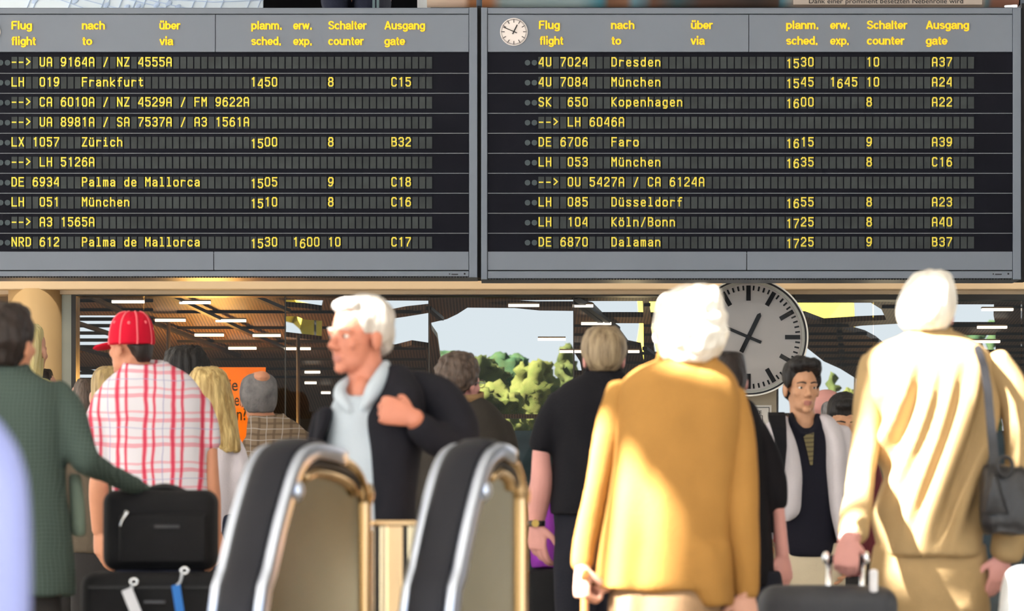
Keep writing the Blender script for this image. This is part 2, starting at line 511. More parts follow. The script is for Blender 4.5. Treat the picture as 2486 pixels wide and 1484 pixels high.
# ceiling strip lamps reflected in the glass, modelled behind it
M_lamp = mat('lamp_tube_glow', (1, .86, .70, 1), .4, emit=5.0, var=.02)
M_lamph = mat('lamp_housing', rgb(96, 80, 60), .4)
lampsx = [(272, 350, 733, 'strip lamp reflected in the glass nearest the beige column, above the red cap'), (436, 511, 735, 'dim reflected strip lamp high in the amber-lit glass bay, right above the black-haired head'),
    (377, 450, 778, 'reflected strip lamp crossed by the thin metal pole right of the red cap'), (524, 597, 779, 'reflected strip lamp on the amber slats above the bald head, second row'),
    (473, 543, 814, 'bright reflected strip lamp at the centre of the amber ceiling glow'), (614, 681, 815, 'reflected strip lamp just left of the glass bay with yellow cloth'),
    (555, 622, 846, 'lowest bright reflected strip lamp above the orange poster'), (691, 754, 847, 'reflected strip lamp below the yellow cloth, left of the striding man'),
    (740, 777, 904, 'short strip lamp at the striding man\'s chin, upper of three'), (740, 768, 930, 'short strip lamp beside the striding man\'s collar, middle of three'), (780, 802, 954, 'shortest strip lamp at the striding man\'s shoulder'),
    (1234, 1309, 742, 'reflected strip lamp along the top of the big sky view'), (1306, 1373, 824, 'white reflected strip lamp floating before the pale sky and trees'), (1359, 1415, 854, 'reflected strip lamp left of the grey-haired man in black polo'),
    (1391, 1440, 743, 'topmost reflected strip lamp beside the joint above the black polo man'), (1411, 1484, 786, 'strip lamp just above the black polo man\'s head'), (1525, 1552, 854, 'short reflected strip lamp between black polo man and white-haired woman'),
    (2384, 2459, 752, 'reflected strip lamp highest at the far right behind the suited man'), (2373, 2444, 795, 'orange strip lamp in the middle above the suited man\'s shoulder'), (2357, 2427, 830, 'strip lamp touching the suited man\'s right shoulder')]
for x0, x1, y, lb in lampsx:
    a, c = cpt(x0, y, .06), cpt(x1, y, .06)
    r_ = empty('reflected_strip_lamp', (a + c) / 2, lb, 'lamp', 'strip lamps reflected in the glass')
    b = bmesh.new(); bar(b, a, c, .05, .014); obj('tube', b, M_lamp, r_)
    up = Vector((0, .02, .012)); b = bmesh.new(); bar(b, a + up, c + up, .06, .008); obj('housing', b, M_lamph, r_)
# warm lamp that lights the slats
def light(name, kind, loc, energy, color, size=.2, rot=None, **k):
    l = bpy.data.lights.new(name, kind); l.energy = energy; l.color = color
    if kind == 'AREA': l.size = size
    else: l.shadow_soft_size = size
    for a_, c_ in k.items(): setattr(l, a_, c_)
    o = bpy.data.objects.new(name, l); o.location = loc
    if rot: o.rotation_euler = rot
    COL.objects.link(o); return o
p = cpt(530, 800); light('uplight', 'POINT', (p.x, p.y - .1, p.z - .45), 50, (1, .5, .12), .1)
p = cpt(480, 770); light('uplight', 'POINT', (p.x, p.y - .1, p.z - .4), 26, (1, .5, .12), .1)
p = cpt(1530, 780); light('uplight', 'POINT', (p.x, p.y - .1, p.z - .4), 8, (1, .75, .4), .1)
p = cpt(2150, 830); light('uplight', 'POINT', (p.x, p.y - .1, p.z - .5), 8, (1, .8, .5), .1)
# strip lights tucked behind the boards, washing the fascia and the column
p = at(1243, 500, 20.42); light('cove_light', 'AREA', p, 17, (1, .88, .72), 6.6, (R(42), 0, 0), shape='RECTANGLE', size_y=.06)
# yellow cloth standing in for the yellow reflections in the glass
M_yel = mat('yellow_cloth', rgb(232, 206, 84, .55), .8, var=.15, vs=2, spec=.1, emit=0)
def cloth(poly, d, label):
    vv, ff = sheet(poly, [])
    b = bmesh.new(); q = [b.verts.new(at(p.x, p.y, d + .12 * math.sin(p.x * .09))) for p in vv]
    for t in ff: b.faces.new([q[i] for i in t])
    o = tag(obj('reflected_yellow_awning', b, M_yel), label, 'awning')
    s_ = o.modifiers.new('t', 'SOLIDIFY'); s_.thickness = .01
    px_, py_ = max(poly, key=lambda q: q[1]); q_ = at(px_, py_ - 4, d + .13)
    b = bmesh.new(); box(b, q_.x - .008, q_.x + .008, d + .125, d + .145, 0, q_.z); obj('mast', b, M_dark, o)
cloth([(680, 726), (715, 728), (750, 738), (765, 748), (720, 748), (680, 742)], 30, 'narrow yellow cloth reflected in the glass, uppermost left of the striding man')
cloth([(680, 755), (720, 757), (735, 768), (785, 775), (785, 830), (740, 830), (728, 800), (712, 785), (680, 778)], 30.4, 'yellow cloth seen through glass just left of the striding man\'s hair')
cloth([(1548, 715), (1566, 715), (1568, 850), (1562, 905), (1545, 850), (1555, 790)], 30.8, 'long thin yellow cloth strip reflected in the glass left of the white-haired woman')
cloth([(1572, 715), (1650, 715), (1650, 880), (1600, 870), (1580, 800)], 31.2, 'broad yellow cloth behind glass beside the white-haired woman\'s head')
cloth([(1890, 700), (2072, 700), (2076, 800), (1990, 800), (1890, 770)], 30.6, 'big yellow cloth reflected in the glass right of the large clock')
b = bmesh.new(); pbox(b, 955, 843, 1018, 890, 26.2, 26.25)
tag(obj('yellow_sign', b, mat('yellow_panel', rgb(220, 190, 30), .5, emit=.25)), 'yellow ribbed panel behind glass just right of the striding man', 'sign')
# thin poles
M_pole = mat('brushed_pole', rgb(150, 146, 138), .3, .6)
for x, d, y0, lb in ((409, 22.5, 776, 'thin grey metal pole behind glass right of the red cap'), (724, 22.6, 815, 'thin metal pole behind glass lit orange, left of the striding man')):
    p = at(x, y0, d); b = bmesh.new(); loft(b, [vring(p.x, p.y, z, .011, .011, 14, 2) for z in (0, p.z)])
    tag(obj('pole', b, M_pole, origin=(p.x, p.y, 0), smooth=True), lb, 'pole')
p = at(700, 950, 22.4); light('uplight', 'POINT', (p.x, p.y, p.z), 1.2, (1, .45, .1), .05)
# orange poster
r_ = empty('orange_poster', (at(580, 1208, 23.5).x, 23.5, 0), 'glowing orange poster with black serif words behind the balding man', 'poster')
b = bmesh.new(); pbox(b, 515, 892, 645, 1700, 23.5, 23.54); obj('panel', b, mat('orange_backlit_film', rgb(200, 116, 36), .6, emit=.06, spec=.1, var=.12, vs=2), r_)
M_ink = mat('black_ink', rgb(24, 20, 18), .6)
for s_, x0, x1, yb in (('ie', 556, 577, 949), ('ner', 556, 592, 985), ('en?', 559, 598, 1020)):
    A = at(x0, yb, 23.49); B = at(x1, yb, 23.49)
    text('lettering', s_, M_ink, r_, A.x, B.x, A.z, 23.497, cap=31 / F * 23.5, bold=.012)
A, B = at(757, 1082, 23.49), at(773, 1082, 23.49)
r_ = empty('gate_sign', (A.x, 23.6, 0), 'dark panel with a yellow figure behind the plaid-jacketed man', 'sign')
b = bmesh.new(); pbox(b, 735, 1050, 778, 1110, 23.5, 23.54); pbox(b, 752, 1110, 760, 1700, 23.51, 23.53); obj('panel', b, M_black, r_)
text('lettering', '1', mat('yellow_paint', rgb(200, 190, 60), .6), r_, at(766, 0, 23.5).x, at(773, 0, 23.5).x, A.z, 23.497, cap=17 / F * 23.5)

# trees reflected in the glass, modelled behind it
M_leaf = [mat('foliage_%s' % n, rgb(*c, .75), .9, var=.35, vs=16, c2=rgb(*c2, .5), spec=.05) for n, c, c2 in (('olive', (62, 72, 38), (104, 108, 58)), ('green', (50, 78, 52), (86, 106, 66)), ('yellowgreen', (84, 92, 42), (126, 124, 66)))]
M_bark = mat('bark', rgb(70, 58, 46), .9, bump=.4)
def tree(px, ytop, d, w, mi, label, seed):
    p = at(px, ytop, d); rr_ = w / F * d / 2
    root = empty('tree', (p.x, d, 0), label, 'tree', 'trees reflected in the glass')
    rnd = random.Random(seed)
    b = bmesh.new(); tube(b, [(p.x, d, 0, .09), (p.x + .04, d, p.z * .5, .06), (p.x, d, p.z * .8, .03)], n=8); obj('trunk', b, M_bark, root, smooth=True)
    b = bmesh.new()
    hh = p.z - .25
    for k in range(330):
        a = rnd.random() * 6.28; t = rnd.random() ** .5; zz = .25 + hh * (rnd.random() ** .75) * .97
        taper = math.sqrt(max(.06, 1 - ((zz - .25) / hh) ** 4))
        ellip(b, (p.x + math.cos(a) * rr_ * t * taper * .9, d + math.sin(a) * rr_ * t * .8, zz), [rr_ * (.09 + .11 * rnd.random()), rr_ * .14, rr_ * (.09 + .10 * rnd.random())], None, 8, 6)
    fuse('foliage', b, M_leaf[mi], root, .04, 1, lambda x, y, z: .03 * noise.noise((x * 14, y * 14, z * 11)) + .05 * noise.noise((x * 38, y * 38, z * 38)))
for i, (px, yt, d, w, mi, lb) in enumerate([(1085, 838, 32.5, 120, 1, 'pale green bush reflected at the left of the big pane'), (1165, 858, 31.5, 150, 0, 'olive tree outside behind the bespectacled man\'s head'),
        (1235, 850, 33, 150, 1, 'bushy green tree reflected in the middle of the big pane'), (1300, 868, 32.3, 135, 2, 'yellow-green shrub reflected beside the black polo man'),
        (1374, 818, 33.5, 66, 0, 'tall narrow olive tree reflected against the pane joint'), (1195, 930, 30.5, 170, 2, 'low yellow-green reflected shrub, right of the spectacles'), (1372, 930, 29.6, 130, 0, 'low olive shrub reflected behind the black polo shoulder'),
        (2022, 885, 32, 40, 0, 'slim olive tree reflected above the man in white jacket'), (2062, 925, 31.5, 60, 2, 'pale shrub outside beside the suited man\'s left shoulder'), (1958, 950, 30.2, 80, 1, 'green shrub reflected behind the man in white jacket'),
        (2350, 778, 33, 110, 1, 'green tree outside right of the suited man\'s ear'), (2412, 752, 33.5, 50, 1, 'taller green tree reflected at the far right pane')]):
    tree(px, yt, d, w * 1.5, mi, lb, i)

# ---- upper level above the boards
b = bmesh.new(); box(b, -6, 6, 21.3, 26, 2.95, 3.1); struct('floor_gallery', b, mat('gallery_slab', rgb(90, 88, 86), .7))
b = bmesh.new(); pbox(b, -300, -400, 2800, 40, 24.5, 24.6); struct('wall_gallery', b, M_black)  # darkness of the opening put into this wall's colour
r_ = empty('music_poster', at(300, 21, 21.2), 'pale blue billboard with faint music notes above the left board', 'billboard')
b = bmesh.new(); pbox(b, -200, -420, 638, 40, 21.15, 21.2); obj('panel', b, mat('pale_blue_print', rgb(208, 220, 240, 1.15), .5, var=.02), r_)
M_note = mat('faint_blue_ink', rgb(176, 194, 222, 1.1), .6)
b = bmesh.new()
for a in ((-20, -60, 210, 22), (90, -30, 300, 24), (200, -28, 420, 24), (310, -12, 470, 24), (400, -2, 520, 5), (520, 5, 640, 0)): bar(b, at(a[0], a[1], 21.147), at(a[2], a[3], 21.147), .004, .006, Vector((0, 1, 0)))
for x in (65, 80, 165, 245, 258, 288, 322, 345, 378, 402, 465, 495, 535, 600, 625): bar(b, at(x, 20, 21.146), at(x + 16, -20, 21.146), .003, .006, Vector((0, 1, 0)))
obj('staff_lines', b, M_note, r_)
for x, y in ((85, 2), (183, 2), (258, 12), (308, 17), (335, 15), (380, 12), (410, 8), (432, 17)):
    b = bmesh.new(); ellip(b, at(x, y, 21.145), (.02, .003, .012), None, 12, 6)
    bmesh.ops.rotate(b, cent=at(x, y, 21.145), matrix=Matrix.Rotation(R(-35), 3, 'Y'), verts=b.verts); obj('note', b, M_note, r_)
M_rail = mat('teal_rail_metal', rgb(104, 124, 130), .4, .3)
for x, lb in ((907, 'left teal rail post on the gallery above the left board'), (917, 'right teal rail post on the gallery above the left board')):
    b = bmesh.new(); pbox(b, x - 3, -300, x + 3, 40, 21.3, 21.33); tag(obj('rail_post', b, M_rail), lb, 'post')
b = bmesh.new(); pbox(b, 1013, -200, 1045, 30, 21.6, 21.65); tag(obj('white_panel', b, mat('white_panel', rgb(225, 228, 232), .5)), 'white upright panel on the gallery beside the rolled banner', 'panel')
# rolled printed banner
M_ban = bpy.data.materials.new('printed_banner'); M_ban.use_nodes = True
nt = M_ban.node_tree; bb = nt.nodes['Principled BSDF']; bb.inputs['Roughness'].default_value = .5
tc = nt.nodes.new('ShaderNodeTexCoord'); sx_ = nt.nodes.new('ShaderNodeSeparateXYZ'); mr = nt.nodes.new('ShaderNodeMapRange')
ns = nt.nodes.new('ShaderNodeTexNoise'); ns.inputs['Scale'].default_value = 3.0
mr.inputs['From Min'].default_value = (1036 - 1750) / F * 20.7; mr.inputs['From Max'].default_value = (2476 - 1750) / F * 20.7
rp = nt.nodes.new('ShaderNodeValToRGB')  # band colours mix the print with the roll's painted-in shading
BC = [(1036, (226, 202, 182)), (1120, (222, 190, 170)), (1135, (150, 98, 60)), (1185, (170, 112, 74)), (1215, (150, 168, 172)), (1400, (160, 182, 188)), (1455, (70, 140, 160)), (1475, (130, 92, 70)), (1515, (150, 108, 84)), (1535, (120, 160, 176)), (1560, (110, 130, 140)),
      (1580, (120, 84, 66)), (1640, (70, 96, 104)), (1700, (96, 72, 64)), (1830, (70, 60, 58)), (1885, (92, 72, 62)), (1893, (80, 140, 160)), (1930, (196, 180, 170)), (2384, (196, 180, 170)), (2394, (84, 140, 160)), (2405, (160, 110, 94)), (2476, (176, 124, 108))]
rp.color_ramp.elements[0].position = 0; rp.color_ramp.elements[0].color = rgb(*BC[0][1]); rp.color_ramp.elements[1].position = 1; rp.color_ramp.elements[1].color = rgb(*BC[-1][1])
for x_, c_ in BC[1:-1]:
    e = rp.color_ramp.elements.new((x_ - 1036) / 1440.0); e.color = rgb(*c_)
nt.links.new(tc.outputs['Object'], sx_.inputs[0]); nt.links.new(sx_.outputs['X'], mr.inputs['Value']); nt.links.new(mr.outputs[0], rp.inputs[0]); nt.links.new(rp.outputs[0], bb.inputs['Base Color'])
r_ = empty('rolled_banner', at(1750, 10, 20.9), 'long printed brown and teal banner rolled along above the right board', 'banner')
b = bmesh.new(); A, B = at(1036, 13, 20.7), at(2476, 13, 20.7)
prof = [(math.cos(R(t)) * .07, math.sin(R(t)) * .07) for t in range(0, 360, 15)]
rings = [[Vector((x, 20.72 + .07 + p[0], A.z + .07 + p[1])) for p in prof] for x in (A.x, B.x)]
loft(b, rings); obj('roll', b, M_ban, r_, smooth=True)
b = bmesh.new(); pbox(b, 1926, -40, 2384, 11, 20.712, 20.722); obj('caption_strip', b, mat('cream_print', rgb(206, 190, 178), .6, var=.03), r_)
text('lettering', 'Dank einer prominent besetzten Nebenrolle wird', mat('print_ink', rgb(50, 46, 46), .6), r_, at(1964, 0, 20.71).x, at(2338, 0, 20.71).x, at(0, 8, 20.71).z, 20.711, cap=12 / F * 20.7)
b = bmesh.new(); tube(b, [(*at(2440, 15.5, 20.2), .005), (*at(2468, 14.5, 20.2), .007)]); tag(obj('spot_lamp', b, mat('white_lamp_glow', (1, .95, 1, 1), .4, emit=3), smooth=True), 'tiny bright white lamp at the banner\'s right end', 'lamp')
# ---------------------------------------------------------------- the two departure boards
BD = 20.0
M_grey = mat('grey_painted_aluminium', rgb(130, 139, 155, .80), .5, .0, var=.03, vs=3, spec=.4)
M_greyd = mat('grey_frame_aluminium', rgb(126, 135, 150, .80), .4, .1, var=.03, vs=3)
M_row = mat('black_display_plate', rgb(27, 28, 38, .75), .65, var=.12, vs=4, spec=.08)
M_flap = mat('dark_grey_flap', rgb(58, 64, 66, .92), .5, var=.22, vs=9, spec=.2)
M_div = mat('thin_metal_edge', rgb(120, 124, 130), .4, .3)
M_dot = mat('unlit_lamp_disc', rgb(58, 70, 76), .35)
M_yflap = mat('yellow_flap_print', rgb(240, 220, 80, .9), .6, var=.02, emit=.09)
M_yhead = mat('yellow_backlit_letter', rgb(255, 192, 26), .5, var=.02, emit=.5)
M_yedge = mat('pale_yellow_letter_edge', rgb(255, 222, 120), .5, emit=.5)
M_seam = mat('black_seam', rgb(26, 26, 30), .6)
M_gap = mat('black_rubber_gasket', rgb(18, 18, 22), .6)

GL = {}
def _o(h): return [(0, .15), (0, h - .15), (.25, h), (.75, h), (1, h - .15), (1, .15), (.75, 0), (.25, 0), (0, .15)]
GL['0'] = [_o(1)]; GL['O'] = [_o(1)]; GL['o'] = [_o(.68)]
GL['1'] = [[(.25, .84), (.6, 1), (.6, 0)]]
GL['2'] = [[(0, .82), (.25, 1), (.75, 1), (1, .82), (1, .62), (0, .1), (0, 0), (1, 0)]]
GL['3'] = [[(0, .85), (.25, 1), (.75, 1), (1, .85), (1, .67), (.75, .53), (.4, .53)], [(.75, .53), (1, .4), (1, .15), (.75, 0), (.25, 0), (0, .15)]]
GL['4'] = [[(.9, 0), (.9, 1), (.7, 1), (0, .37), (0, .27), (.9, .27)]]
GL['5'] = [[(1, 1), (.05, 1), (.05, .58), (.35, .66), (.75, .62), (1, .45), (1, .18), (.75, 0), (.25, 0), (0, .15)]]
GL['6'] = [[(.95, .9), (.7, 1), (.3, .95), (0, .65), (0, .15), (.25, 0), (.75, 0), (1, .17), (1, .42), (.75, .6), (.4, .6), (0, .45)]]
GL['7'] = [[(0, 1), (1, 1), (1, .88), (.35, .2), (.3, 0)]]
GL['8'] = [[(.25, .53), (.05, .68), (.05, .85), (.25, 1), (.75, 1), (.95, .85), (.95, .68), (.75, .53), (.25, .53), (0, .38), (0, .15), (.25, 0), (.75, 0), (1, .15), (1, .38), (.75, .53)]]
GL['9'] = [[(1 - x, 1 - y) for x, y in GL['6'][0]]]
GL['A'] = [[(0, 0), (0, .82), (.25, 1), (.75, 1), (1, .82), (1, 0)], [(0, .42), (1, .42)]]
GL['B'] = [[(0, 0), (0, 1), (.7, 1), (.95, .87), (.95, .66), (.7, .53), (0, .53)], [(.7, .53), (1, .4), (1, .13), (.7, 0), (0, 0)]]
GL['C'] = [[(1, .85), (.75, 1), (.25, 1), (0, .85), (0, .15), (.25, 0), (.75, 0), (1, .15)]]
GL['D'] = [[(0, 0), (0, 1), (.65, 1), (1, .8), (1, .2), (.65, 0), (0, 0)]]
GL['E'] = [[(1, 1), (0, 1), (0, 0), (1, 0)], [(0, .53), (.85, .53)]]
GL['F'] = [[(1, 1), (0, 1), (0, 0)], [(0, .53), (.85, .53)]]
GL['H'] = [[(0, 0), (0, 1)], [(1, 0), (1, 1)], [(0, .53), (1, .53)]]
GL['K'] = [[(0, 0), (0, 1)], [(1, 1), (.1, .5), (1, 0)]]
GL['L'] = [[(0, 1), (0, 0), (1, 0)]]
GL['M'] = [[(0, 0), (0, 1), (.5, .55), (1, 1), (1, 0)]]
GL['N'] = [[(0, 0), (0, 1), (1, 0), (1, 1)]]
GL['P'] = [[(0, 0), (0, 1), (.7, 1), (1, .85), (1, .62), (.7, .48), (0, .48)]]
GL['R'] = GL['P'] + [[(.45, .48), (1, 0)]]
GL['S'] = [[(1, .87), (.75, 1), (.25, 1), (0, .85), (0, .67), (.25, .55), (.75, .48), (1, .35), (1, .15), (.75, 0), (.25, 0), (0, .13)]]
GL['U'] = [[(0, 1), (0, .15), (.25, 0), (.75, 0), (1, .15), (1, 1)]]
GL['X'] = [[(0, 0), (1, 1)], [(0, 1), (1, 0)]]
GL['Z'] = [[(0, 1), (1, 1), (0, 0), (1, 0)]]
GL['a'] = [[(.1, .58), (.3, .68), (.7, .68), (.95, .52), (.95, 0)], [(.95, .38), (.3, .38), (.05, .25), (.05, .12), (.3, 0), (.65, .03), (.95, .18)]]
GL['c'] = [[(.95, .56), (.7, .68), (.3, .68), (.05, .5), (.05, .18), (.3, 0), (.7, 0), (.95, .12)]]
_b = [(.95, .5), (.65, .68), (.3, .68), (.05, .5), (.05, .18), (.3, 0), (.65, 0), (.95, .18)]
GL['d'] = [[(.95, 0), (.95, 1)], _b]
GL['e'] = [[(.05, .35), (.95, .35), (.95, .5), (.7, .68), (.3, .68), (.05, .5), (.05, .18), (.3, 0), (.75, 0), (.95, .1)]]
GL['f'] = [[(.4, 0), (.4, .85), (.6, 1), (.95, 1)], [(.1, .62), (.8, .62)]]
GL['g'] = [[(.95, .68), (.95, -.1), (.7, -.25), (.2, -.25)], _b]
_n = [(0, .5), (.3, .68), (.7, .68), (.95, .5), (.95, 0)]
GL['h'] = [[(0, 0), (0, 1)], _n]
GL['i'] = [[(.2, .68), (.5, .68), (.5, 0)], [(.15, 0), (.85, 0)], [(.5, .9), (.5, .96)]]
GL['k'] = [[(0, 0), (0, 1)], [(.9, .68), (.1, .32), (.95, 0)]]
GL['l'] = [[(.2, 1), (.5, 1), (.5, 0)], [(.15, 0), (.85, 0)]]
GL['m'] = [[(0, 0), (0, .68), (.35, .68), (.5, .55), (.5, 0)], [(.5, .55), (.65, .68), (.9, .68), (1, .55), (1, 0)]]
GL['n'] = [[(0, 0), (0, .68)], _n]
GL['p'] = [[(0, -.25), (0, .68)], [(1 - x, y) for x, y in _b]]
GL['r'] = [[(.1, 0), (.1, .68)], [(.1, .45), (.4, .68), (.95, .62)]]
GL['s'] = [[(.95, .6), (.7, .68), (.25, .68), (.05, .55), (.25, .38), (.75, .3), (.95, .15), (.75, 0), (.25, 0), (.05, .08)]]
GL['t'] = [[(.4, .95), (.4, .15), (.6, 0), (.9, .05)], [(.1, .68), (.85, .68)]]
GL['u'] = [[(0, .68), (0, .18), (.25, 0), (.6, 0), (.95, .18)], [(.95, .68), (.95, 0)]]
_d = [[(.22, .9), (.22, .95)], [(.78, .9), (.78, .95)]]
GL['ü'] = GL['u'] + _d; GL['ö'] = GL['o'] + _d
GL['-'] = [[(.05, .45), (.85, .45)]]
GL['>'] = [[(.1, .87), (.85, .52), (.1, .17)]]
GL['/'] = [[(.1, -.05), (.9, 1)]]

def _arc(cx, cy, rx, ry, a0, a1, n=10):
    return [(cx + rx * math.cos(R(a0 + (a1 - a0) * k / n)), cy + ry * math.sin(R(a0 + (a1 - a0) * k / n))) for k in range(n + 1)]
_bowl = _arc(.30, .36, .21, .28, 0, 360, 18)
_hump = [(.1, .42)] + _arc(.30, .42, .2, .22, 150, 0, 8) + [(.5, 0)]
HG = {'F': (.62, [[(.1, 0), (.1, .92), (.58, .92)], [(.1, .5), (.52, .5)]]), 'l': (.28, [[(.13, 0), (.13, 1)]]), 'i': (.28, [[(.13, 0), (.13, .72)], [(.13, .86), (.13, 1)]]),
    'u': (.62, [[(.1, .72), (.1, .26)] + _arc(.29, .28, .19, .2, 180, 345, 8), [(.5, .72), (.5, 0)]]), 'g': (.62, [_bowl, [(.5, .7), (.5, -.02)] + _arc(.3, -.02, .2, .17, 0, -150, 8)]), 'f': (.38, [[(.17, 0), (.17, .8)] + _arc(.3, .8, .13, .12, 180, 80, 5), [(.03, .65), (.34, .65)]]),
    'h': (.62, [[(.1, 0), (.1, 1)], _hump]), 'n': (.62, [[(.1, 0), (.1, .72)], _hump]), 't': (.38, [[(.17, .92), (.17, .2)] + _arc(.29, .2, .12, .13, 180, 280, 5), [(.03, .65), (.34, .65)]]),
    'a': (.6, [_arc(.29, .48, .19, .17, 165, 0, 8) + [(.48, .1), (.54, .04)], [(.48, .4), (.3, .38)] + _arc(.24, .21, .15, .15, 90, 300, 10) + [(.48, .22)]]), 'c': (.58, [_arc(.30, .36, .21, .28, 45, 315, 14)]), 'o': (.62, [_bowl]),
    'b': (.62, [[(.1, 0), (.1, 1)], [(x + .01, y) for x, y in _bowl]]), 'd': (.62, [[(.5, 0), (.5, 1)], _bowl]), 'p': (.62, [[(.1, -.24), (.1, .72)], [(x + .01, y) for x, y in _bowl]]), 'e': (.6, [[(.1, .34), (.5, .34)] + _arc(.30, .36, .21, .28, 0, 318, 16)]),
    'r': (.42, [[(.1, 0), (.1, .72)], [(.1, .4)] + _arc(.30, .42, .2, .22, 150, 75, 5)]), 'v': (.56, [[(.05, .72), (.27, .02), (.49, .72)]]), 'm': (.92, [[(.1, 0), (.1, .72)], [(.1, .44)] + _arc(.27, .46, .17, .19, 150, 0, 7) + [(.44, 0)], [(.44, .44)] + _arc(.61, .46, .17, .19, 150, 0, 7) + [(.78, 0)]]),
    's': (.56, [_arc(.27, .50, .17, .14, 30, 200, 7) + [(.3, .36)] + _arc(.28, .22, .18, .14, 60, -150, 8)]), '.': (.3, [[(.14, .0), (.14, .16)]]), 'x': (.56, [[(.06, 0), (.48, .72)], [(.06, .72), (.48, 0)]]), 'w': (.82, [[(.05, .72), (.22, .03), (.39, .68), (.56, .03), (.73, .72)]]),
    'S': (.68, [_arc(.33, .71, .22, .21, 20, 200, 9) + [(.36, .5)] + _arc(.34, .28, .24, .2, 55, -160, 10)]), 'A': (.72, [[(.05, 0), (.34, .96), (.63, 0)], [(.16, .3), (.52, .3)]])}
HG['ü'] = (.62, HG['u'][1] + [[(.19, .86), (.19, 1)], [(.41, .86), (.41, 1)]])
def heading(s, root, x0, x1, zb, cap):
    adv = sum(HG[c][0] for c in s) - .08
    sx = (x1 - x0) / adv
    b = bmesh.new(); x = 0; n_ = 0; t = .155
    for ch in s:
        w, pls = HG[ch]
        for pl in pls:
            for (ax, ay), (bx, by) in zip(pl, pl[1:]):
                n_ += 1; y = BD - .008 - .0001 * (n_ % 7)
                A, B = Vector((x0 + (x + ax) * sx, y, zb + ay * cap)), Vector((x0 + (x + bx) * sx, y, zb + by * cap))
                d = (B - A).normalized() * t * cap * (.30 if (B - A).length < cap * .2 else .0)
                bar(b, A - d, B + d, .006, t * (cap if abs((B - A).x) > abs((B - A).z) else sx * 1.08), Vector((0, 0, 1)) if abs(d.z + (B - A).z) < abs((B - A).x) else Vector((1, 0, 0)))
        x += w
    return obj('heading', b, M_yhead, root)

def glyphs(bm, s, x0, pitch, ytop, drop=()):
    """flap characters: x0 px of the first cell, ytop px of the flap top"""
    u = BD / F
    n_ = 0
    for i, ch in enumerate(s):
        if ch == ' ': continue
        ox = x0 + pitch * i + 2.0; w = 10.2; h = 20.0
        yb = ytop + 22.6 + (4.0 if i in drop else 0)
        for pl in GL[ch]:
            for (ax, ay), (bx, by) in zip(pl, pl[1:]):
                A = at(ox + ax * w, yb - ay * h, BD); B = at(ox + bx * w, yb - by * h, BD)
                n_ += 1; A.y = B.y = BD - .0075 - .00012 * (n_ % 9)
                t = (B - A).normalized() * 1.5 * u
                bar(bm, A - t, B + t, .0028, 3.1 * u, Vector((0, 0, 1)) if abs(t.z) < abs(t.x) else Vector((1, 0, 0)))

def dial(parent, c, r, big):
    """clock face marks and hands around centre c facing the camera; returns nothing"""
    y = c.y
    b2 = bmesh.new()
    for k in range(60):
        a = R(6 * k); d = Vector((math.sin(a), 0, math.cos(a)))
        if k % 5 == 0:
            b = bmesh.new(); bar(b, c + d * r * .70, c + d * r * .99, r * .085 if big else r * .05, .003, Vector((0, 1, 0))); obj('hour_mark', b, M_ink2, parent)
        else: bar(b2, c + d * r * .90, c + d * r * .99, r * .032, .003, Vector((0, 1, 0)))
    obj('minute_marks', b2, M_ink2, parent)
    for nm, ang, ln, tail, w, off in (('hour_hand', 26, .52 if big else .62, .32 if big else .2, .085, .006), ('minute_hand', 293, .92, .26, .06, .010)):
        a = R(ang); d = Vector((math.sin(a), 0, math.cos(a))); p = c + Vector((0, -off, 0))
        b = bmesh.new(); bar(b, p - d * r * tail, p + d * r * ln * .9, r * w, .003, Vector((0, 1, 0)))
        s_ = Vector((d.z, 0, -d.x)) * r * w / 2
        vs_ = [b.verts.new(q) for q in (p + d * r * ln * .9 - s_, p + d * r * ln * .9 + s_, p + d * r * ln)]; b.faces.new(vs_)
        obj(nm, b, M_ink2, parent)
    b = bmesh.new(); ellip(b, c + Vector((0, -.012, 0)), (r * .05, .006, r * .05)); obj('hub', b, M_ink2, parent, smooth=True)

M_ink2 = mat('black_enamel', rgb(28, 26, 30), .5)
M_face = mat('off_white_dial', rgb(240, 231, 229), .5, var=.02)

def disc(bm, c, r, y0, y1, n=64):
    loft(bm, [[Vector((c.x + r * math.cos(k * 2 * math.pi / n), y, c.z + r * math.sin(k * 2 * math.pi / n))) for k in range(n)] for y in (y0, y1)])

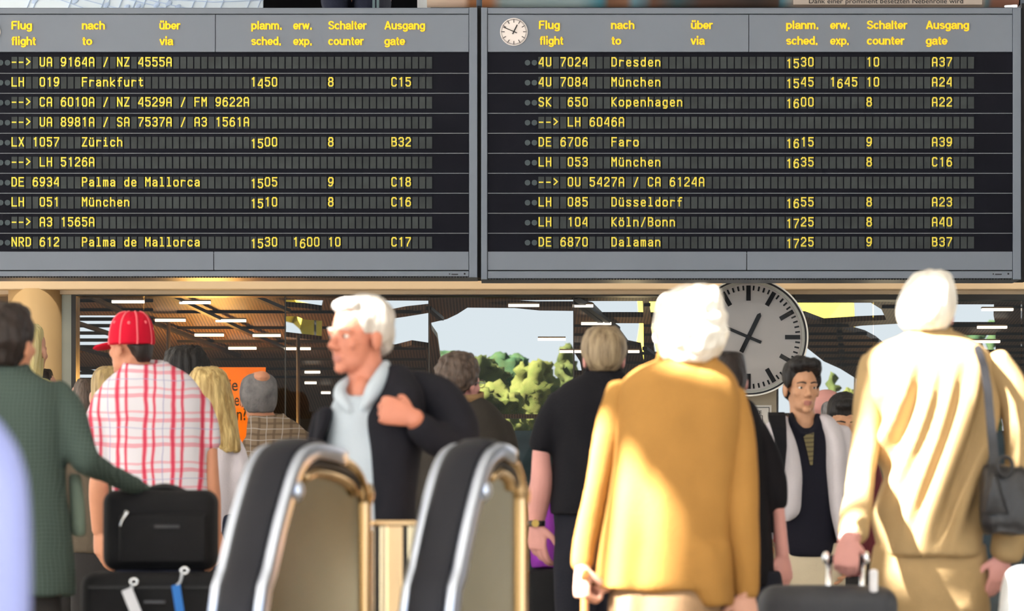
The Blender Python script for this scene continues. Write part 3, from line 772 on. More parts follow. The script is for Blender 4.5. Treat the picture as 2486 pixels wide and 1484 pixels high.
def board(label, xl, xr, x0, pitch, rows, heads, seamh, seamf, clockx, yb, gl, gr):
    cx = (xl + xr) / 2
    root = empty('departure_board', (at(cx, 0, BD).x, BD + .2, at(0, yb, BD).z), label, 'departure board', 'departure boards')
    P = lambda nm, m, *r, bev=0: (lambda b: (pbox(b, *r), obj(nm, b, m, root, bev=bev))[1])(bmesh.new())
    P('housing', M_greyd, xl, 19, xr, yb, BD + .03, BD + .38)
    P('side_frame', M_greyd, xr - gr, 18, xr, yb, BD - .012, BD + .05, bev=.003)
    if gl: P('side_frame', M_greyd, xl, 18, xl + gl, yb, BD - .012, BD + .05, bev=.003)
    a, c = xl + gl + 1, xr - gr - 1
    P('top_trim', M_grey, a, 20, c, 33.5, BD - .006, BD + .04, bev=.002)
    P('gasket', M_gap, a, 30, c, 131, BD + .018, BD + .035)
    P('header_panel', M_grey, a, 35.5, seamh - .7, 126, BD - .004, BD + .03, bev=.002)
    P('header_panel', M_grey, seamh + .7, 35.5, c, 126, BD - .004, BD + .03, bev=.002)
    P('back_plate', M_row, a, 126, c, 612, BD + .012, BD + .03)
    P('footer_panel', M_grey, a, 611, seamf - .8, 656, BD - .004, BD + .03, bev=.002)
    P('footer_panel', M_grey, seamf + .8, 611, c, 656, BD - .004, BD + .03, bev=.002)
    P('gasket', M_gap, a, 605, c, yb - 3, BD + .016, BD + .03)
    P('bottom_trim', M_grey, a, 658.5, c, yb - 3, BD - .006, BD + .03, bev=.002)
    b = bmesh.new()
    for k in range(int((c - a) / 7)): pbox(b, a + 7 * k, yb - 3, a + 7 * k + 3.5, yb + .5, BD + .0, BD + .012)
    obj('vent_teeth', b, M_gap, root)
    # maker's plate marks
    b = bmesh.new(); pbox(b, c - 48, 664, c - 45, 667, BD - .008, BD); pbox(b, c - 42, 665, c - 26, 667.5, BD - .008, BD); pbox(b, c - 12, 663, c - 8, 667, BD - .008, BD)
    obj('maker_mark', b, M_ink2, root)
    for s, hx0, hx1, hy in heads:
        desc = any(q in s for q in 'gpj')
        A, B = at(hx0, hy, BD), at(hx1, hy, BD)
        heading(s, root, A.x, B.x, A.z, 20.5 / F * BD)
    for i, ws in enumerate(rows):
        yt = 138 + 48.55 * i
        b = bmesh.new(); pbox(b, a, yt - 8, c, yt + 39.2, BD + .0, BD + .02)
        row = obj('display_row', b, M_row, root)
        b = bmesh.new(); pbox(b, a, yt + 39.2, c, yt + 40.8, BD - .003, BD + .01); obj('divider', b, M_div, row)
        b = bmesh.new()
        for k in range(60): pbox(b, x0 + k * pitch, yt, x0 + k * pitch + pitch - 3.2, yt + 28.5, BD - .004, BD + .004)
        obj('flap_strip', b, M_flap, row)
        for k in (0, 1):
            b = bmesh.new(); disc(b, at(x0 - 26.3 + 16.6 * k, yt + 14.5, BD), 6.8 / F * BD, BD - .004, BD + .004, 20); obj('indicator_lamp', b, M_dot, row)
        for nm, cell, s, drop in ws:
            k = 0
            for wd in s.split(' '):
                if wd:
                    b = bmesh.new(); glyphs(b, wd, x0 + (cell + k) * pitch, pitch, yt, drop)
                    obj({'-->': 'arrow', '/': 'slash'}.get(wd, nm), b, M_yflap, row)
                k += len(wd) + 1
    c0 = at(clockx, 78, BD); r = 33.5 / F * BD
    b = bmesh.new(); disc(b, Vector((c0.x, BD, c0.z)), r, BD - .012, BD, 48); ck = obj('header_clock', b, M_face, root)
    dial(ck, Vector((c0.x, BD - .014, c0.z)), r * .95, False)
    return root

def W(num, dest=None, tm=None, exp=None, ctr=None, gate=None):
    out = [('flight_number', 0, num, ())]
    if dest: out.append(('destination', 10, dest, ()))
    if tm: out.append(('departure_time', 34, tm, (0, 1) if tm != '1450' else (1,)))
    if exp: out.append(('expected_time', 40, exp, (1,)))
    if ctr: out.append(('counter_number', 45, ctr, ()))
    if gate: out.append(('gate_number', 54, gate, ()))
    return out
rowsL = [W('--> UA 9164A / NZ 4555A'), W('LH  019', 'Frankfurt', '1450', None, '8', 'C15'), W('--> CA 6010A / NZ 4529A / FM 9622A'), W('--> UA 8981A / SA 7537A / A3 1561A'),
    W('LX 1057', 'Zürich', '1500', None, '8', 'B32'), W('--> LH 5126A'), W('DE 6934', 'Palma de Mallorca', '1505', None, '9', 'C18'), W('LH  051', 'München', '1510', None, '8', 'C16'), W('--> A3 1565A'),
    W('NRD 612', 'Palma de Mallorca', '1530', '1600', '10', 'C17')]
rowsR = [W('4U 7024', 'Dresden', '1530', None, '10', 'A37'), W('4U 7084', 'München', '1545', '1645', '10', 'A24'), W('SK  650', 'Kopenhagen', '1600', None, '8', 'A22'), W('--> LH 6046A'),
    W('DE 6706', 'Faro', '1615', None, '9', 'A39'), W('LH  053', 'München', '1635', None, '8', 'C16'), W('--> OU 5427A / CA 6124A'), W('LH  085', 'Düsseldorf', '1655', None, '8', 'A23'), W('LH  104', 'Köln/Bonn', '1725', None, '8', 'A40'),
    W('DE 6870', 'Dalaman', '1725', None, '9', 'B37')]
headL = [('Flug', 28, 77, 72), ('flight', 28, 86, 110), ('nach', 199, 254, 72), ('to', 200, 223, 110), ('über', 387, 437, 72), ('via', 388, 419, 110), ('planm.', 610, 684, 72), ('sched.', 610, 682, 110),
    ('erw.', 712, 757, 72), ('exp.', 712, 757, 110), ('Schalter', 797, 889, 72), ('counter', 797, 882, 110), ('Ausgang', 934, 1031, 72), ('gate', 933, 982, 110)]
headR = [('Flug', 1308, 1358, 71), ('flight', 1310, 1366, 109), ('nach', 1483, 1539, 71), ('to', 1484, 1507, 109), ('über', 1677, 1729, 71), ('via', 1677, 1709, 109), ('planm.', 1908, 1986, 71), ('sched.', 1908, 1984, 109),
    ('erw.', 2015, 2062, 71), ('exp.', 2015, 2060, 109), ('Schalter', 2104, 2201, 71), ('counter', 2104, 2194, 109), ('Ausgang', 2248, 2351, 71), ('gate', 2247, 2298, 109)]
board('grey flip-letter departure board on the left, first row UA 9164A / NZ 4555A', -130, 1159, 28, 17.07, rowsL, headL, 523, 519, -32, 674, 0, 20)
board('grey flip-letter departure board on the right with small round clock in its header', 1168, 2479, 1307, 17.68, rowsR, headR, 1818, 1813, 1247.5, 679, 15, 20)
b = bmesh.new(); pbox(b, 1159.3, 14, 1167.7, 674, BD + .05, BD + .36); tag(obj('slot_filler', b, M_gap), 'black filler added to block light in the slot between the two departure boards', 'post')  # added filler stops light behind from showing through the dark gap
b = bmesh.new(); pbox(b, 2480.5, 8, 2500, 679, BD + .02, BD + .3); tag(obj('edge_post', b, M_gap), 'black upright post at the right end of the right board', 'post')
# hangers from the roof
for x, lb in ((-110, 'ceiling hanger rod above the left departure board'), (1163.5, 'ceiling hanger rod between the two departure boards'), (2484, 'ceiling hanger rod at the right end of the right board')):
    p = at(x, 19, BD + .25); b = bmesh.new(); loft(b, [vring(p.x, p.y, z, .015, .015, 12, 2) for z in (p.z, RZ)]); tag(obj('hanger_rod', b, M_greyd, smooth=True), lb, 'rod')

# ---------------------------------------------------------------- the big station clock
KD = 20.55
kc = at(1817, 819, KD); kr = 144 / F * KD
root = empty('station_clock', (kc.x, KD + .25, kc.z), 'large round white station clock with black bars hung under the right board', 'clock')
M_rim = mat('clock_rim_cream', rgb(214, 208, 196), .3, .2, var=.03)
def annulus(bm, c, r0, r1, y0, y1, n=96):
    q = [(r0, y0), (r1, y0), (r1, y1), (r0, y1)]
    vs_ = [[bm.verts.new((c.x + r * math.cos(k * 2 * math.pi / n), y, c.z + r * math.sin(k * 2 * math.pi / n))) for r, y in q] for k in range(n)]
    for k in range(n):
        a_, b_ = vs_[k], vs_[(k + 1) % n]
        for i in range(4): bm.faces.new((a_[i], a_[(i + 1) % 4], b_[(i + 1) % 4], b_[i]))
b = bmesh.new(); disc(b, kc, kr * .99, KD + .02, KD + .3, 96); obj('case', b, M_rim, root)
b = bmesh.new(); disc(b, kc, kr * .97, KD - .002, KD + .02, 96); obj('dial', b, M_face, root)
b = bmesh.new(); annulus(b, kc, kr * .975, kr * 1.0, KD - .05, KD + .03); obj('outer_ring', b, M_rim, root)
b = bmesh.new(); annulus(b, kc, kr * .945, kr * .975, KD - .045, KD + .03); obj('dark_ring', b, M_ink2, root)
b = bmesh.new(); annulus(b, kc, kr * .90, kr * .945, KD - .03, KD + .03); obj('inner_ring', b, M_rim, root)
dial(root, Vector((kc.x, KD - .005, kc.z)), kr * .88, True)
M_cover = M_glass.copy(); M_cover.name = 'clock_glass'
b = bmesh.new(); n = 64
rings = []
for j in range(7):
    t = j / 6; r = kr * .94 * math.sqrt(max(1e-4, 1 - t * t)) if j < 6 else kr * .02
    rings.append([Vector((kc.x + r * math.cos(k * 2 * math.pi / n), KD - .035 - .03 * t, kc.z + r * math.sin(k * 2 * math.pi / n))) for k in range(n)])
loft(b, rings, False); obj('cover_glass', b, M_cover, root, smooth=True)
# floor plan sign on the post
root = empty('floor_plan_sign', (at(1830, 0, WD).x, WD - .06, at(0, 1110, WD).z), 'white framed plan sign reading ARTE on the beige post under the clock', 'sign')
b = bmesh.new(); pbox(b, 1806, 984, 1873, 1110, WD - .07, WD - .05); obj('panel', b, mat('white_sign_plate', rgb(222, 216, 208), .5, var=.02), root)
b = bmesh.new()
def frame(bm, x0, y0, x1, y1, w, d):
    pbox(bm, x0, y0, x1, y0 + w, d, d + .003); pbox(bm, x0, y1 - w, x1, y1, d, d + .003); pbox(bm, x0, y0, x0 + w, y1, d, d + .003); pbox(bm, x1 - w, y0, x1, y1, d, d + .003)
frame(b, 1810, 989, 1868, 1105, 1.3, WD - .073); frame(b, 1812, 1009, 1852, 1090, 1.3, WD - .073); frame(b, 1818, 1022, 1833, 1070, 1.0, WD - .073); obj('line_drawing', b, M_ink, root)
A, B = at(1818, 1006, WD - .07), at(1849, 1006, WD - .07); text('lettering', 'ARTE', M_ink, root, A.x, B.x, A.z, WD - .071, cap=9 / F * WD, bold=.01)
# ---------------------------------------------------------------- people
def skinmat(name, c):
    return mat(name, rgb(*c, .88), .55, var=.06, vs=14, bump=.08, bs=220, spec=.35)
SK_FAIR = skinmat('fair_skin', (226, 172, 150)); SK_TAN = skinmat('sunburnt_skin', (214, 150, 118)); SK_PINK = skinmat('pink_skin', (222, 160, 152)); SK_ASIA = skinmat('light_brown_skin', (208, 156, 122))
M_lip = mat('lips', rgb(176, 116, 104), .5, var=.05)
M_eye = mat('eye_white', rgb(225, 220, 214), .3, var=.02); M_iris = mat('dark_iris', rgb(40, 28, 22), .25)
def hairmat(name, c, c2, k=1.0):
    return mat(name, rgb(*c, k), .5, vs=16, stretch=(3.2, 3.2, .45), c2=rgb(*c2, k), bump=.5, bs=45, spec=.35)
H_WHITE = hairmat('white_hair', (214, 208, 198), (246, 242, 234)); H_SILVER = hairmat('silver_hair', (170, 164, 158), (226, 220, 212), .85); H_BLACK = hairmat('black_hair', (18, 16, 18), (34, 30, 30)); H_DBROWN = hairmat('dark_brown_hair', (36, 27, 25), (60, 46, 42), .55)
H_BROWN = hairmat('brown_hair', (62, 50, 44), (100, 84, 74)); H_BLONDE = hairmat('blonde_hair', (150, 118, 66), (226, 200, 138)); H_DBLONDE = hairmat('dark_blonde_hair', (120, 98, 66), (190, 164, 112)); H_GREY = hairmat('grey_hair', (84, 82, 84), (150, 146, 146)); H_ASHY = hairmat('ash_brown_hair', (104, 86, 64), (168, 148, 118))
def clothm(name, c, var=.07, bump=.25, bs=140, k=1.0, rough=.85, vs=5):
    return mat(name, rgb(*c, k), rough, var=var, vs=vs, bump=bump, bs=bs, spec=.15)
M_leather = mat('black_leather', rgb(30, 30, 34), .32, var=.1, bump=.25, bs=90, spec=.5)
M_shoe = mat('dark_shoe_leather', rgb(36, 30, 28), .4, var=.1)
M_denim = clothm('dark_denim', (44, 48, 66))
M_navy = clothm('navy_trousers', (34, 35, 44)); M_darkt = clothm('charcoal_trousers', (50, 48, 48)); M_khaki = clothm('khaki_trousers', (186, 156, 112), k=.85); M_beiget = clothm('beige_trousers', (204, 190, 164))

class Fig:
    def __init__(s, px, d, label, skin=SK_FAIR, vox=.008):
        s.d, s.S, s.skin, s.vox = d, F / d, skin, vox
        s.root = empty('person', (at(px, 0, d).x, d, 0), label, 'person')
        s.body = bmesh.new(); s.M = None; s.lips = False; s.px = px; s.arms = []; s.sleeves = []
    def p(s, px, py, dy=0.0): return at(px, py, s.d + dy)
    def q(s, t):                       # (px, py, dy, r_px) -> x, y, z, r
        c = s.p(*t[:3]); return (c.x, c.y, c.z, t[3] / s.S)
    def prof(s, rings, sub=4):
        R_ = [tuple(r) + (0.0,) * (5 - len(r)) for r in rings]
        return [cr(R_, i / sub) for i in range((len(R_) - 1) * sub + 1)]
    def rings(s, bm, rings, e=2.4, sub=4, n=32, grow=0.0):
        out = []
        for py, xl, xr, ry, dy in s.prof(rings, sub):
            c = s.p((xl + xr) / 2, py, dy)
            out.append(vring(c.x, c.y, c.z, max((xr - xl) / 2 / s.S + grow, .004), max(ry + grow, .004), n, e))
        loft(bm, out)
    def ringpt(s, rings, t, ang, off=0.0):
        py, xl, xr, ry, dy = cr([tuple(r) + (0.0,) * (5 - len(r)) for r in rings], t)
        c = s.p((xl + xr) / 2, py, dy)
        return Vector((c.x + ((xr - xl) / 2 / s.S + off) * math.cos(ang), c.y + (ry + off) * math.sin(ang), c.z))
    def head(s, px, ptop, pchin, yaw, dy=0.0, pitch=0.0, w=1.0, neck=None, nr=.056):
        k = (pchin - ptop) / s.S / .237
        # keep the middle of the skull over px whatever the pitch
        s.k = k
        M = Matrix.Translation(s.p(px, pchin, dy)) @ Matrix.Rotation(R(yaw), 4, 'Z') @ Matrix.Translation((0, 0, .1 * k)) @ Matrix.Rotation(R(pitch), 4, 'X') @ Matrix.Translation((0, 0, -.1 * k)) @ Matrix.Diagonal((k * w, k, k, 1))
        s.M = M; b = s.body
        E = lambda c, r: ellip(b, c, r, M, 18, 12)
        T = lambda pts: tube(b, [tuple(M @ Vector(p[:3])) + (p[3] * k,) for p in pts], n=10)
        E((0, -.015, .153), (.076, .098, .083)); E((0, .03, .095), (.063, .064, .09)); E((0, .035, .042), (.053, .054, .04)); E((0, .078, .018), (.021, .018, .017))
        for sg in (-1, 1):
            E((.04 * sg, .062, .092), (.022, .022, .02)); E((.079 * sg, -.005, .1), (.010, .021, .032)); E((.082 * sg, -.012, .112), (.008, .014, .014))
            E((.012 * sg, .101, .081), (.009, .011, .008))
            T([(.012 * sg, .089, .133, .008), (.03 * sg, .087, .137, .009), (.05 * sg, .07, .132, .007)])
            T([(.016 * sg, .083, .123, .004), (.032 * sg, .088, .126, .0042), (.048 * sg, .074, .121, .004)])
        T([(0, .086, .132, .009), (0, .1, .108, .0095), (0, .113, .086, .0125)])
        T([(-.024, .084, .053, .004), (-.008, .095, .056, .006), (0, .096, .0545, .0055), (.008, .095, .056, .006), (.024, .084, .053, .004)])
        T([(-.02, .084, .046, .004), (0, .094, .0425, .0068), (.02, .084, .046, .004)])
        if neck is not None:
            a = M @ Vector((0, -.012, .07)); c = s.p(*neck)
            tube(b, [(a.x, a.y, a.z, nr * k), ((a.x + c.x) / 2, (a.y + c.y) / 2, (a.z + c.z) / 2, nr * .97 * k), (c.x, c.y, c.z - .05, nr * 1.12 * k)], n=18)
    def eyes(s):
        for sg in (-1, 1):
            b = bmesh.new(); ellip(b, (.032 * sg, .0775, .1165), (.0125, .0115, .0068), s.M, 16, 10)
            n0 = len(b.faces)
            ellip(b, (.032 * sg, .0865, .1165), (.0056, .0030, .0056), s.M, 12, 8)
            o = obj('eye', b, [M_eye, M_iris], s.root, smooth=True)
            for i, p in enumerate(o.data.polygons): p.material_index = 1 if i >= n0 else 0
    def brows(s, m):
        for sg in (-1, 1):
            b = bmesh.new(); tube(b, [tuple(s.M @ Vector(p[:3])) + (p[3] * s.k,) for p in ((.012 * sg, .0955, .137, .003), (.03 * sg, .0945, .141, .0036), (.05 * sg, .0775, .136, .0022))], n=8)
            obj('eyebrow', b, m, s.root, smooth=True)
    def hair(s, rings, m, amp=.006, k=60, kz=9, vox=.008, name='hair', extra=None):
        b = bmesh.new()
        if rings: s.rings(b, rings, 2.1)
        for c, r in (extra or []): ellip(b, c, r, s.M, 18, 12)
        return fuse(name, b, m, s.root, vox, 3, strands(amp, k, kz, s.px))
    def garment(s, name, m, tor=(), tubes=(), vox=.011, smooth=5, fold=.006, kx=9, kz=2.5, e=2.4, label=None, bands=(), disp=None, sep=()):
        s.sleeves += list(tubes) + list(sep)
        b = bmesh.new()
        for t in tor: s.rings(b, t, e)
        for t in tubes: tube(b, [s.q(x) for x in t], n=18, sub=5)
        for t in bands: s.band(b, *t)
        dd = disp or (folds(fold, kx, kz, s.px * .37) if fold else None)
        for t in sep:
            sb = bmesh.new(); tube(sb, [s.q(x) for x in t], n=20, sub=5)
            fuse('sleeve', sb, m, s.root, vox, smooth, folds(max(fold, .004), kx, kz * 1.6, s.px))
        return fuse(name, b, m, s.root, vox, smooth, dd, label)
    def band(s, bm, px, py, rx, ry, h, t, dy=0.0, tilt=0.0, flare=0.0, gap=None):
        """collar band: an upright elliptical strip, tilt lowers the side away from the viewer"""
        c = s.p(px, py, dy); n = 40
        q = [(-t, -h / 2), (t, -h / 2), (t + flare, h / 2), (-t + flare, h / 2)]
        rows = []
        for k in range(n + 1 if gap else n):
            a = (k / n * 2 * math.pi) if not gap else R(gap[0] + (gap[1] - gap[0]) * k / n)
            rows.append([bm.verts.new((c.x + (rx + o_) * math.cos(a), c.y + (ry + o_) * math.sin(a), c.z + zz - tilt * math.sin(a))) for o_, zz in q])
        for k in range(len(rows) if not gap else len(rows) - 1):
            a_, b_ = rows[k], rows[(k + 1) % len(rows)]
            for i in range(4): bm.faces.new((a_[i], a_[(i + 1) % 4], b_[(i + 1) % 4], b_[i]))
        if gap: bm.faces.new(rows[0]); bm.faces.new(rows[-1][::-1])
    def core(s, rings, shrink=.042):
        """trunk of the body under the clothes"""
        out = []
        for py, xl, xr, ry, dy in s.prof(rings, 3):
            c = s.p((xl + xr) / 2, py, dy); out.append(vring(c.x, c.y, c.z, max((xr - xl) / 2 / s.S * .80, .03), max(ry - shrink, .03), 20, 2.2))
        loft(s.body, out)
    def arm(s, j, r=(.046, .038, .027), hand=None):
        s.arms.append((j, r, hand))
    def _arm(s, j, r, hand):
        a = [s.p(*x) for x in j]
        best = None
        for t in s.sleeves:
            c = [Vector(s.q(x)[:3]) for x in t]
            k = (c[0] - a[0]).length
            if k < .17 and (best is None or k < best[0]): best = (k, t, c)
        if best:
            _, t, c = best
            pts = [(*s.q(x)[:3], min(s.q(x)[3] * .66, r[0])) for x in t]
            if (c[-1] - a[2]).length > .14 and (c[-1] - a[0]).length < (a[1] - a[0]).length * .97:      # short sleeve: bare elbow and forearm
                m2 = a[1] * .62 + a[2] * .38
                pts += [(*a[1], r[1]), (*m2, r[1] * 1.04)]
            pts[0] = (*c[0], pts[0][3])
            if (c[-1] - a[2]).length < .02: pts = pts[:-1]
            tube(s.body, pts + [(*a[2], r[2])], n=14)
            if hand: s.hand(a[2], **hand)
            return
        m1 = (a[0] + a[1]) / 2; m2 = a[1] * .62 + a[2] * .38
        tube(s.body, [(*a[0], r[0]), (*m1, r[0] * .95), (*a[1], r[1]), (*m2, r[1] * 1.04), (*a[2], r[2])], n=14)
        if hand: s.hand(a[2], **hand)
    def hand(s, Wp, f, n, side=1, curl=(18, 22, 16), size=1.0, spread=1.0, thumb='open', step=4):
        b = s.body
        f = Vector(f).normalized(); n = Vector(n); n = (n - f * n.dot(f)).normalized(); t = f.cross(n).normalized() * side
        k = size
        rows = []
        for al, hw, ht in ((-.02, .024, .019), (.0, .026, .019), (.03, .036, .018), (.065, .043, .015), (.092, .041, .012)):
            c = Wp + f * al * k
            rows.append([c + t * hw * k * math.cos(u * math.pi / 8) + n * ht * k * math.sin(u * math.pi / 8) for u in range(16)])
        loft(b, rows)
        for i, (off, ls, r0) in enumerate(((.0315, (.043, .026, .021), .0090), (.0105, (.048, .030, .022), .0093), (-.0105, (.044, .028, .021), .0088), (-.0305, (.034, .021, .018), .0078))):
            c = Wp + f * (.088 - .004 * abs(i - 1)) * k + t * off * k
            d0 = (f + t * off * 1.3 * (spread - .6)).normalized()
            pts = [(*(c - f * .02 * k), r0 * k), (*c, r0 * 1.02 * k)]
            ang = 0
            for q_, l in enumerate(ls):
                ang += curl[q_] + i * step
                d = d0 * math.cos(R(ang)) - n * math.sin(R(ang))
                c = c + d * l * k; pts.append((*c, r0 * (.97, .88, .78)[q_] * k))
            tube(b, pts, n=10, sub=3)
        c = Wp + f * .022 * k + t * .026 * k - n * .004 * k
        pts = [(*(c - t * .01 * k), .014 * k), (*c, .0135 * k)]
        dirs = {'open': ((.62, .72, -.2), (.85, .35, -.3), (.95, .1, -.35)), 'grip': ((.55, .62, -.55), (.55, -.1, -.85), (.35, -.65, -.7))}[thumb]
        for d, l, r in zip(dirs, (.040, .031, .024), (.0115, .0100, .0085)):
            c = c + (f * d[0] + t * d[1] + n * d[2]).normalized() * l * k; pts.append((*c, r * k))
        tube(b, pts, n=10, sub=3)
    def legs(s, px, py, m, hw=.165, dep=.115, feet=((-.11, 0), (.11, 0)), yaw=0, shoe=M_shoe, name='trousers', dy=0.0, legr=.088, skirt=None):
        c = s.p(px, py, dy); zw = c.z; zc = zw - .2
        b = bmesh.new()
        loft(b, [vring(c.x, c.y, z, hw * kx_, dep * kx_, 28, 2.3) for z, kx_ in ((zw + .02, .93), (zw - .06, .98), (zw - .14, 1.0), (zw - .22, .96))])
        for sg, (fx, fy) in zip((-1, 1), feet):
            hx = c.x + sg * (hw - legr * .98)
            kx_, ky_ = (hx + c.x + fx) / 2, c.y + fy * .45 + .02 * math.cos(R(yaw))
            tube(b, [(hx, c.y, zc + .04, legr), (hx * .8 + kx_ * .2, c.y + .01, zc - .1, legr * .96), (kx_, ky_, .48, legr * .78), (c.x + fx, c.y + fy, .25, legr * .7), (c.x + fx, c.y + fy, .07, legr * .66)], n=18)
            tube(s.body, [(hx, c.y, zc + .1, legr * .82), (kx_, ky_, .48, .052), (c.x + fx, c.y + fy, .06, .036)], n=12)
            sb = bmesh.new(); g = Matrix.Translation((c.x + fx, c.y + fy, 0)) @ Matrix.Rotation(R(yaw), 4, 'Z')
            ellip(sb, (0, .04, .042), (.045, .12, .042), g); ellip(sb, (0, -.04, .055), (.038, .06, .055), g); ellip(sb, (0, .10, .03), (.046, .06, .03), g)
            fuse('shoe', sb, shoe, s.root, .012, 3)
        fuse(name, b, m, s.root, .014, 4, folds(.006, 9, 3, s.px))
    def done(s, paint=None):
        for t in s.arms: s._arm(*t)
        mats = [s.skin, M_lip]
        pf = None
        if s.lips and s.M is not None:
            inv = s.M.inverted()
            def pf(c):
                q = inv @ c
                return 1 if (q.y > .0885 and abs(q.x) < .019 and .038 < q.z < .059) else 0
        fuse('body', s.body, mats, s.root, s.vox, 3, None, None, pf)

def sleeved(s, j, r, hand=None):
    s.arm(j, r, hand)

# 1 ------------------------------------------------ pale blue sleeve, cropped at the left edge
g = Fig(-330, 5.2, 'blurred person in a pale blue shirt cropped by the left edge, closest to the viewer')
tor = [(880, -390, -270, .07), (905, -450, -210, .09), (945, -540, -120, .12), (1010, -570, -80, .13), (1150, -560, -90, .14), (1400, -550, -100, .14), (1560, -540, -110, .14)]
g.core(tor); g.head(-330, 500, 890, 10, neck=(-330, 930, 0)); g.hair([(490, -380, -280, .06), (540, -450, -210, .1), (650, -470, -190, .11), (780, -440, -220, .09)], H_BROWN)
g.arm([(-80, 1040, 0), (-15, 1350, 0), (-20, 1800, 0)], hand=dict(f=(0, 0, -1), n=(.8, -.6, 0), side=1))
g.arm([(-580, 1040, 0), (-640, 1350, 0), (-640, 1800, 0)], hand=dict(f=(0, 0, -1), n=(-.8, -.6, 0), side=-1))
sl = [(-75, 1055, 0, 80), (-32, 1150, 0, 92), (-16, 1300, 0, 92), (-16, 1500, 0, 92), (-20, 1720, 0, 80)]
g.garment('shirt', clothm('mid_blue_cotton', (142, 152, 206), k=.75), [tor], [sl, [(-1 * (x + 330) - 330, y, z, r) for x, y, z, r in sl]], fold=.004)
g.legs(-330, 1560, M_darkt); g.done()

# 2 ------------------------------------------------ man in green tweed jacket
g = Fig(18, 11.6, 'dark-haired man in a green tweed jacket at the left, arm stretched over a black bag', SK_TAN, .005)
tor = [(893, -22, 60, .07), (905, -62, 82, .09), (925, -108, 128, .11), (950, -128, 152, .125), (1000, -138, 160, .14), (1100, -140, 160, .15), (1200, -140, 163, .15), (1320, -145, 176, .155), (1449, -150, 183, .16)]
g.core(tor); g.head(18, 742, 922, -28, neck=(16, 900, 0))
g.hair([(735, -8, 48, .045, -.005), (745, -28, 64, .075, -.005), (770, -44, 76, .1, -.01), (812, -48, 81, .115, -.015), (850, -44, 66, .105, -.02), (880, -38, 52, .085, -.025), (893, -28, 44, .065, -.02)], H_DBROWN, .008, 55, 25)
g.arm([(142, 955, 0), (202, 1120, -.05), (352, 1196, .38)], hand=dict(f=(.8, .5, -.5), n=(.3, -.2, .9), side=1, curl=(30, 45, 30)))
g.arm([(-115, 955, 0), (-170, 1130, 0), (-165, 1330, .02)], hand=dict(f=(0, .1, -1), n=(-.8, -.6, 0), side=-1))
M_tweed = stripes('green_tweed', rgb(78, 92, 86), [('X', .012, 0, .0018, rgb(46, 58, 54), .7), ('Z', .012, 0, .0018, rgb(48, 60, 58), .7)], .9)
g.garment('jacket', M_tweed, [tor], [[(125, 955, 0, 45), (165, 1010, -.01, 46), (192, 1075, -.03, 42), (212, 1118, -.04, 38), (262, 1150, .1, 30), (310, 1172, .22, 24), (350, 1190, .34, 20)],
    [(-110, 955, 0, 45), (-150, 1030, 0, 44), (-170, 1130, 0, 40), (-165, 1310, .02, 30)]], fold=.008, bands=[(18, 896, .062, .075, .035, .006, -.005, -.01)])
g.garment('jacket_flap', clothm('pale_green_lining', (112, 126, 114)), [[(1150, 166, 196, .03, .06), (1220, 168, 206, .035, .07), (1303, 172, 208, .03, .08)]], fold=.003)
g.legs(20, 1400, M_darkt); g.done()

# 3 ------------------------------------------------ man with red cap and plaid shirt
g = Fig(370, 15.2, 'man in a red baseball cap and red and white plaid shirt seen from behind', SK_TAN, .0055)
tor = [(884, 318, 400, .06), (893, 300, 428, .075), (910, 272, 458, .09), (935, 248, 480, .105), (970, 240, 498, .12), (1020, 250, 503, .125), (1100, 264, 505, .125), (1190, 270, 508, .13), (1240, 272, 508, .13)]
g.core(tor); g.head(316, 774, 908, 50, neck=(341, 895, 0), w=.92)
g.hair([(836, 300, 374, .09, -.01), (850, 312, 372, .09, -.01), (868, 325, 368, .08, -.012), (880, 335, 362, .06, -.01)], H_DBROWN, .003)
capr = [(757, 308, 340, .04), (762, 289, 354, .072), (776, 275, 366, .1), (795, 267, 372, .115), (820, 263, 376, .122), (838, 262, 376, .122)]
b = bmesh.new(); g.rings(b, capr, 2.1); ellip(b, (0, .115, .155), (.066, .062, .010), g.M @ Matrix.Rotation(R(-14), 4, 'X'))
M_cap = clothm('red_cotton_twill', (206, 24, 52), .05, .15); M_seamc = clothm('pink_stitching', (236, 110, 120))
cap = fuse('cap', b, M_cap, g.root, .007, 2)
for ang in (R(248), R(292), R(205), R(335)):
    b = bmesh.new(); tube(b, [(*g.ringpt(capr, t, ang, -.001), .0042) for t in (.3, 1, 2, 3, 4, 4.9)], n=8); obj('cap_seam', b, M_seamc, cap, smooth=True)
for ang, t in ((R(270), 2.6), (R(222), 2.5), (R(318), 2.5)):
    b = bmesh.new(); ellip(b, g.ringpt(capr, t, ang, 0), (.007, .005, .007)); obj('cap_eyelet', b, M_seamc, cap, smooth=True)
g.arm([(258, 970, 0), (240, 1170, -.02), (240, 1290, .03)], (.048, .038, .028), dict(f=(0, .1, -1), n=(-.8, -.5, 0), side=-1))
g.arm([(486, 985, 0), (513, 1165, -.01), (522, 1290, .02)], (.042, .032, .025), dict(f=(.08, .1, -1), n=(.6, -.8, 0), side=1))
RED, RED2, BLU = rgb(204, 40, 74), rgb(222, 96, 120), rgb(150, 150, 190)
M_plaid = stripes('red_white_plaid', rgb(232, 228, 236, .86), [('X', .108, .0, .011, RED2, .55), ('X', .108, .034, .008, RED2, .5), ('Z', .098, 0, .008, RED2, .55), ('Z', .098, .03, .005, RED2, .45), ('X', .108, 0, .006, RED, .85), ('X', .108, .034, .004, RED, .8), ('X', .216, .07, .003, BLU, .5), ('Z', .196, .065, .003, BLU, .4)])
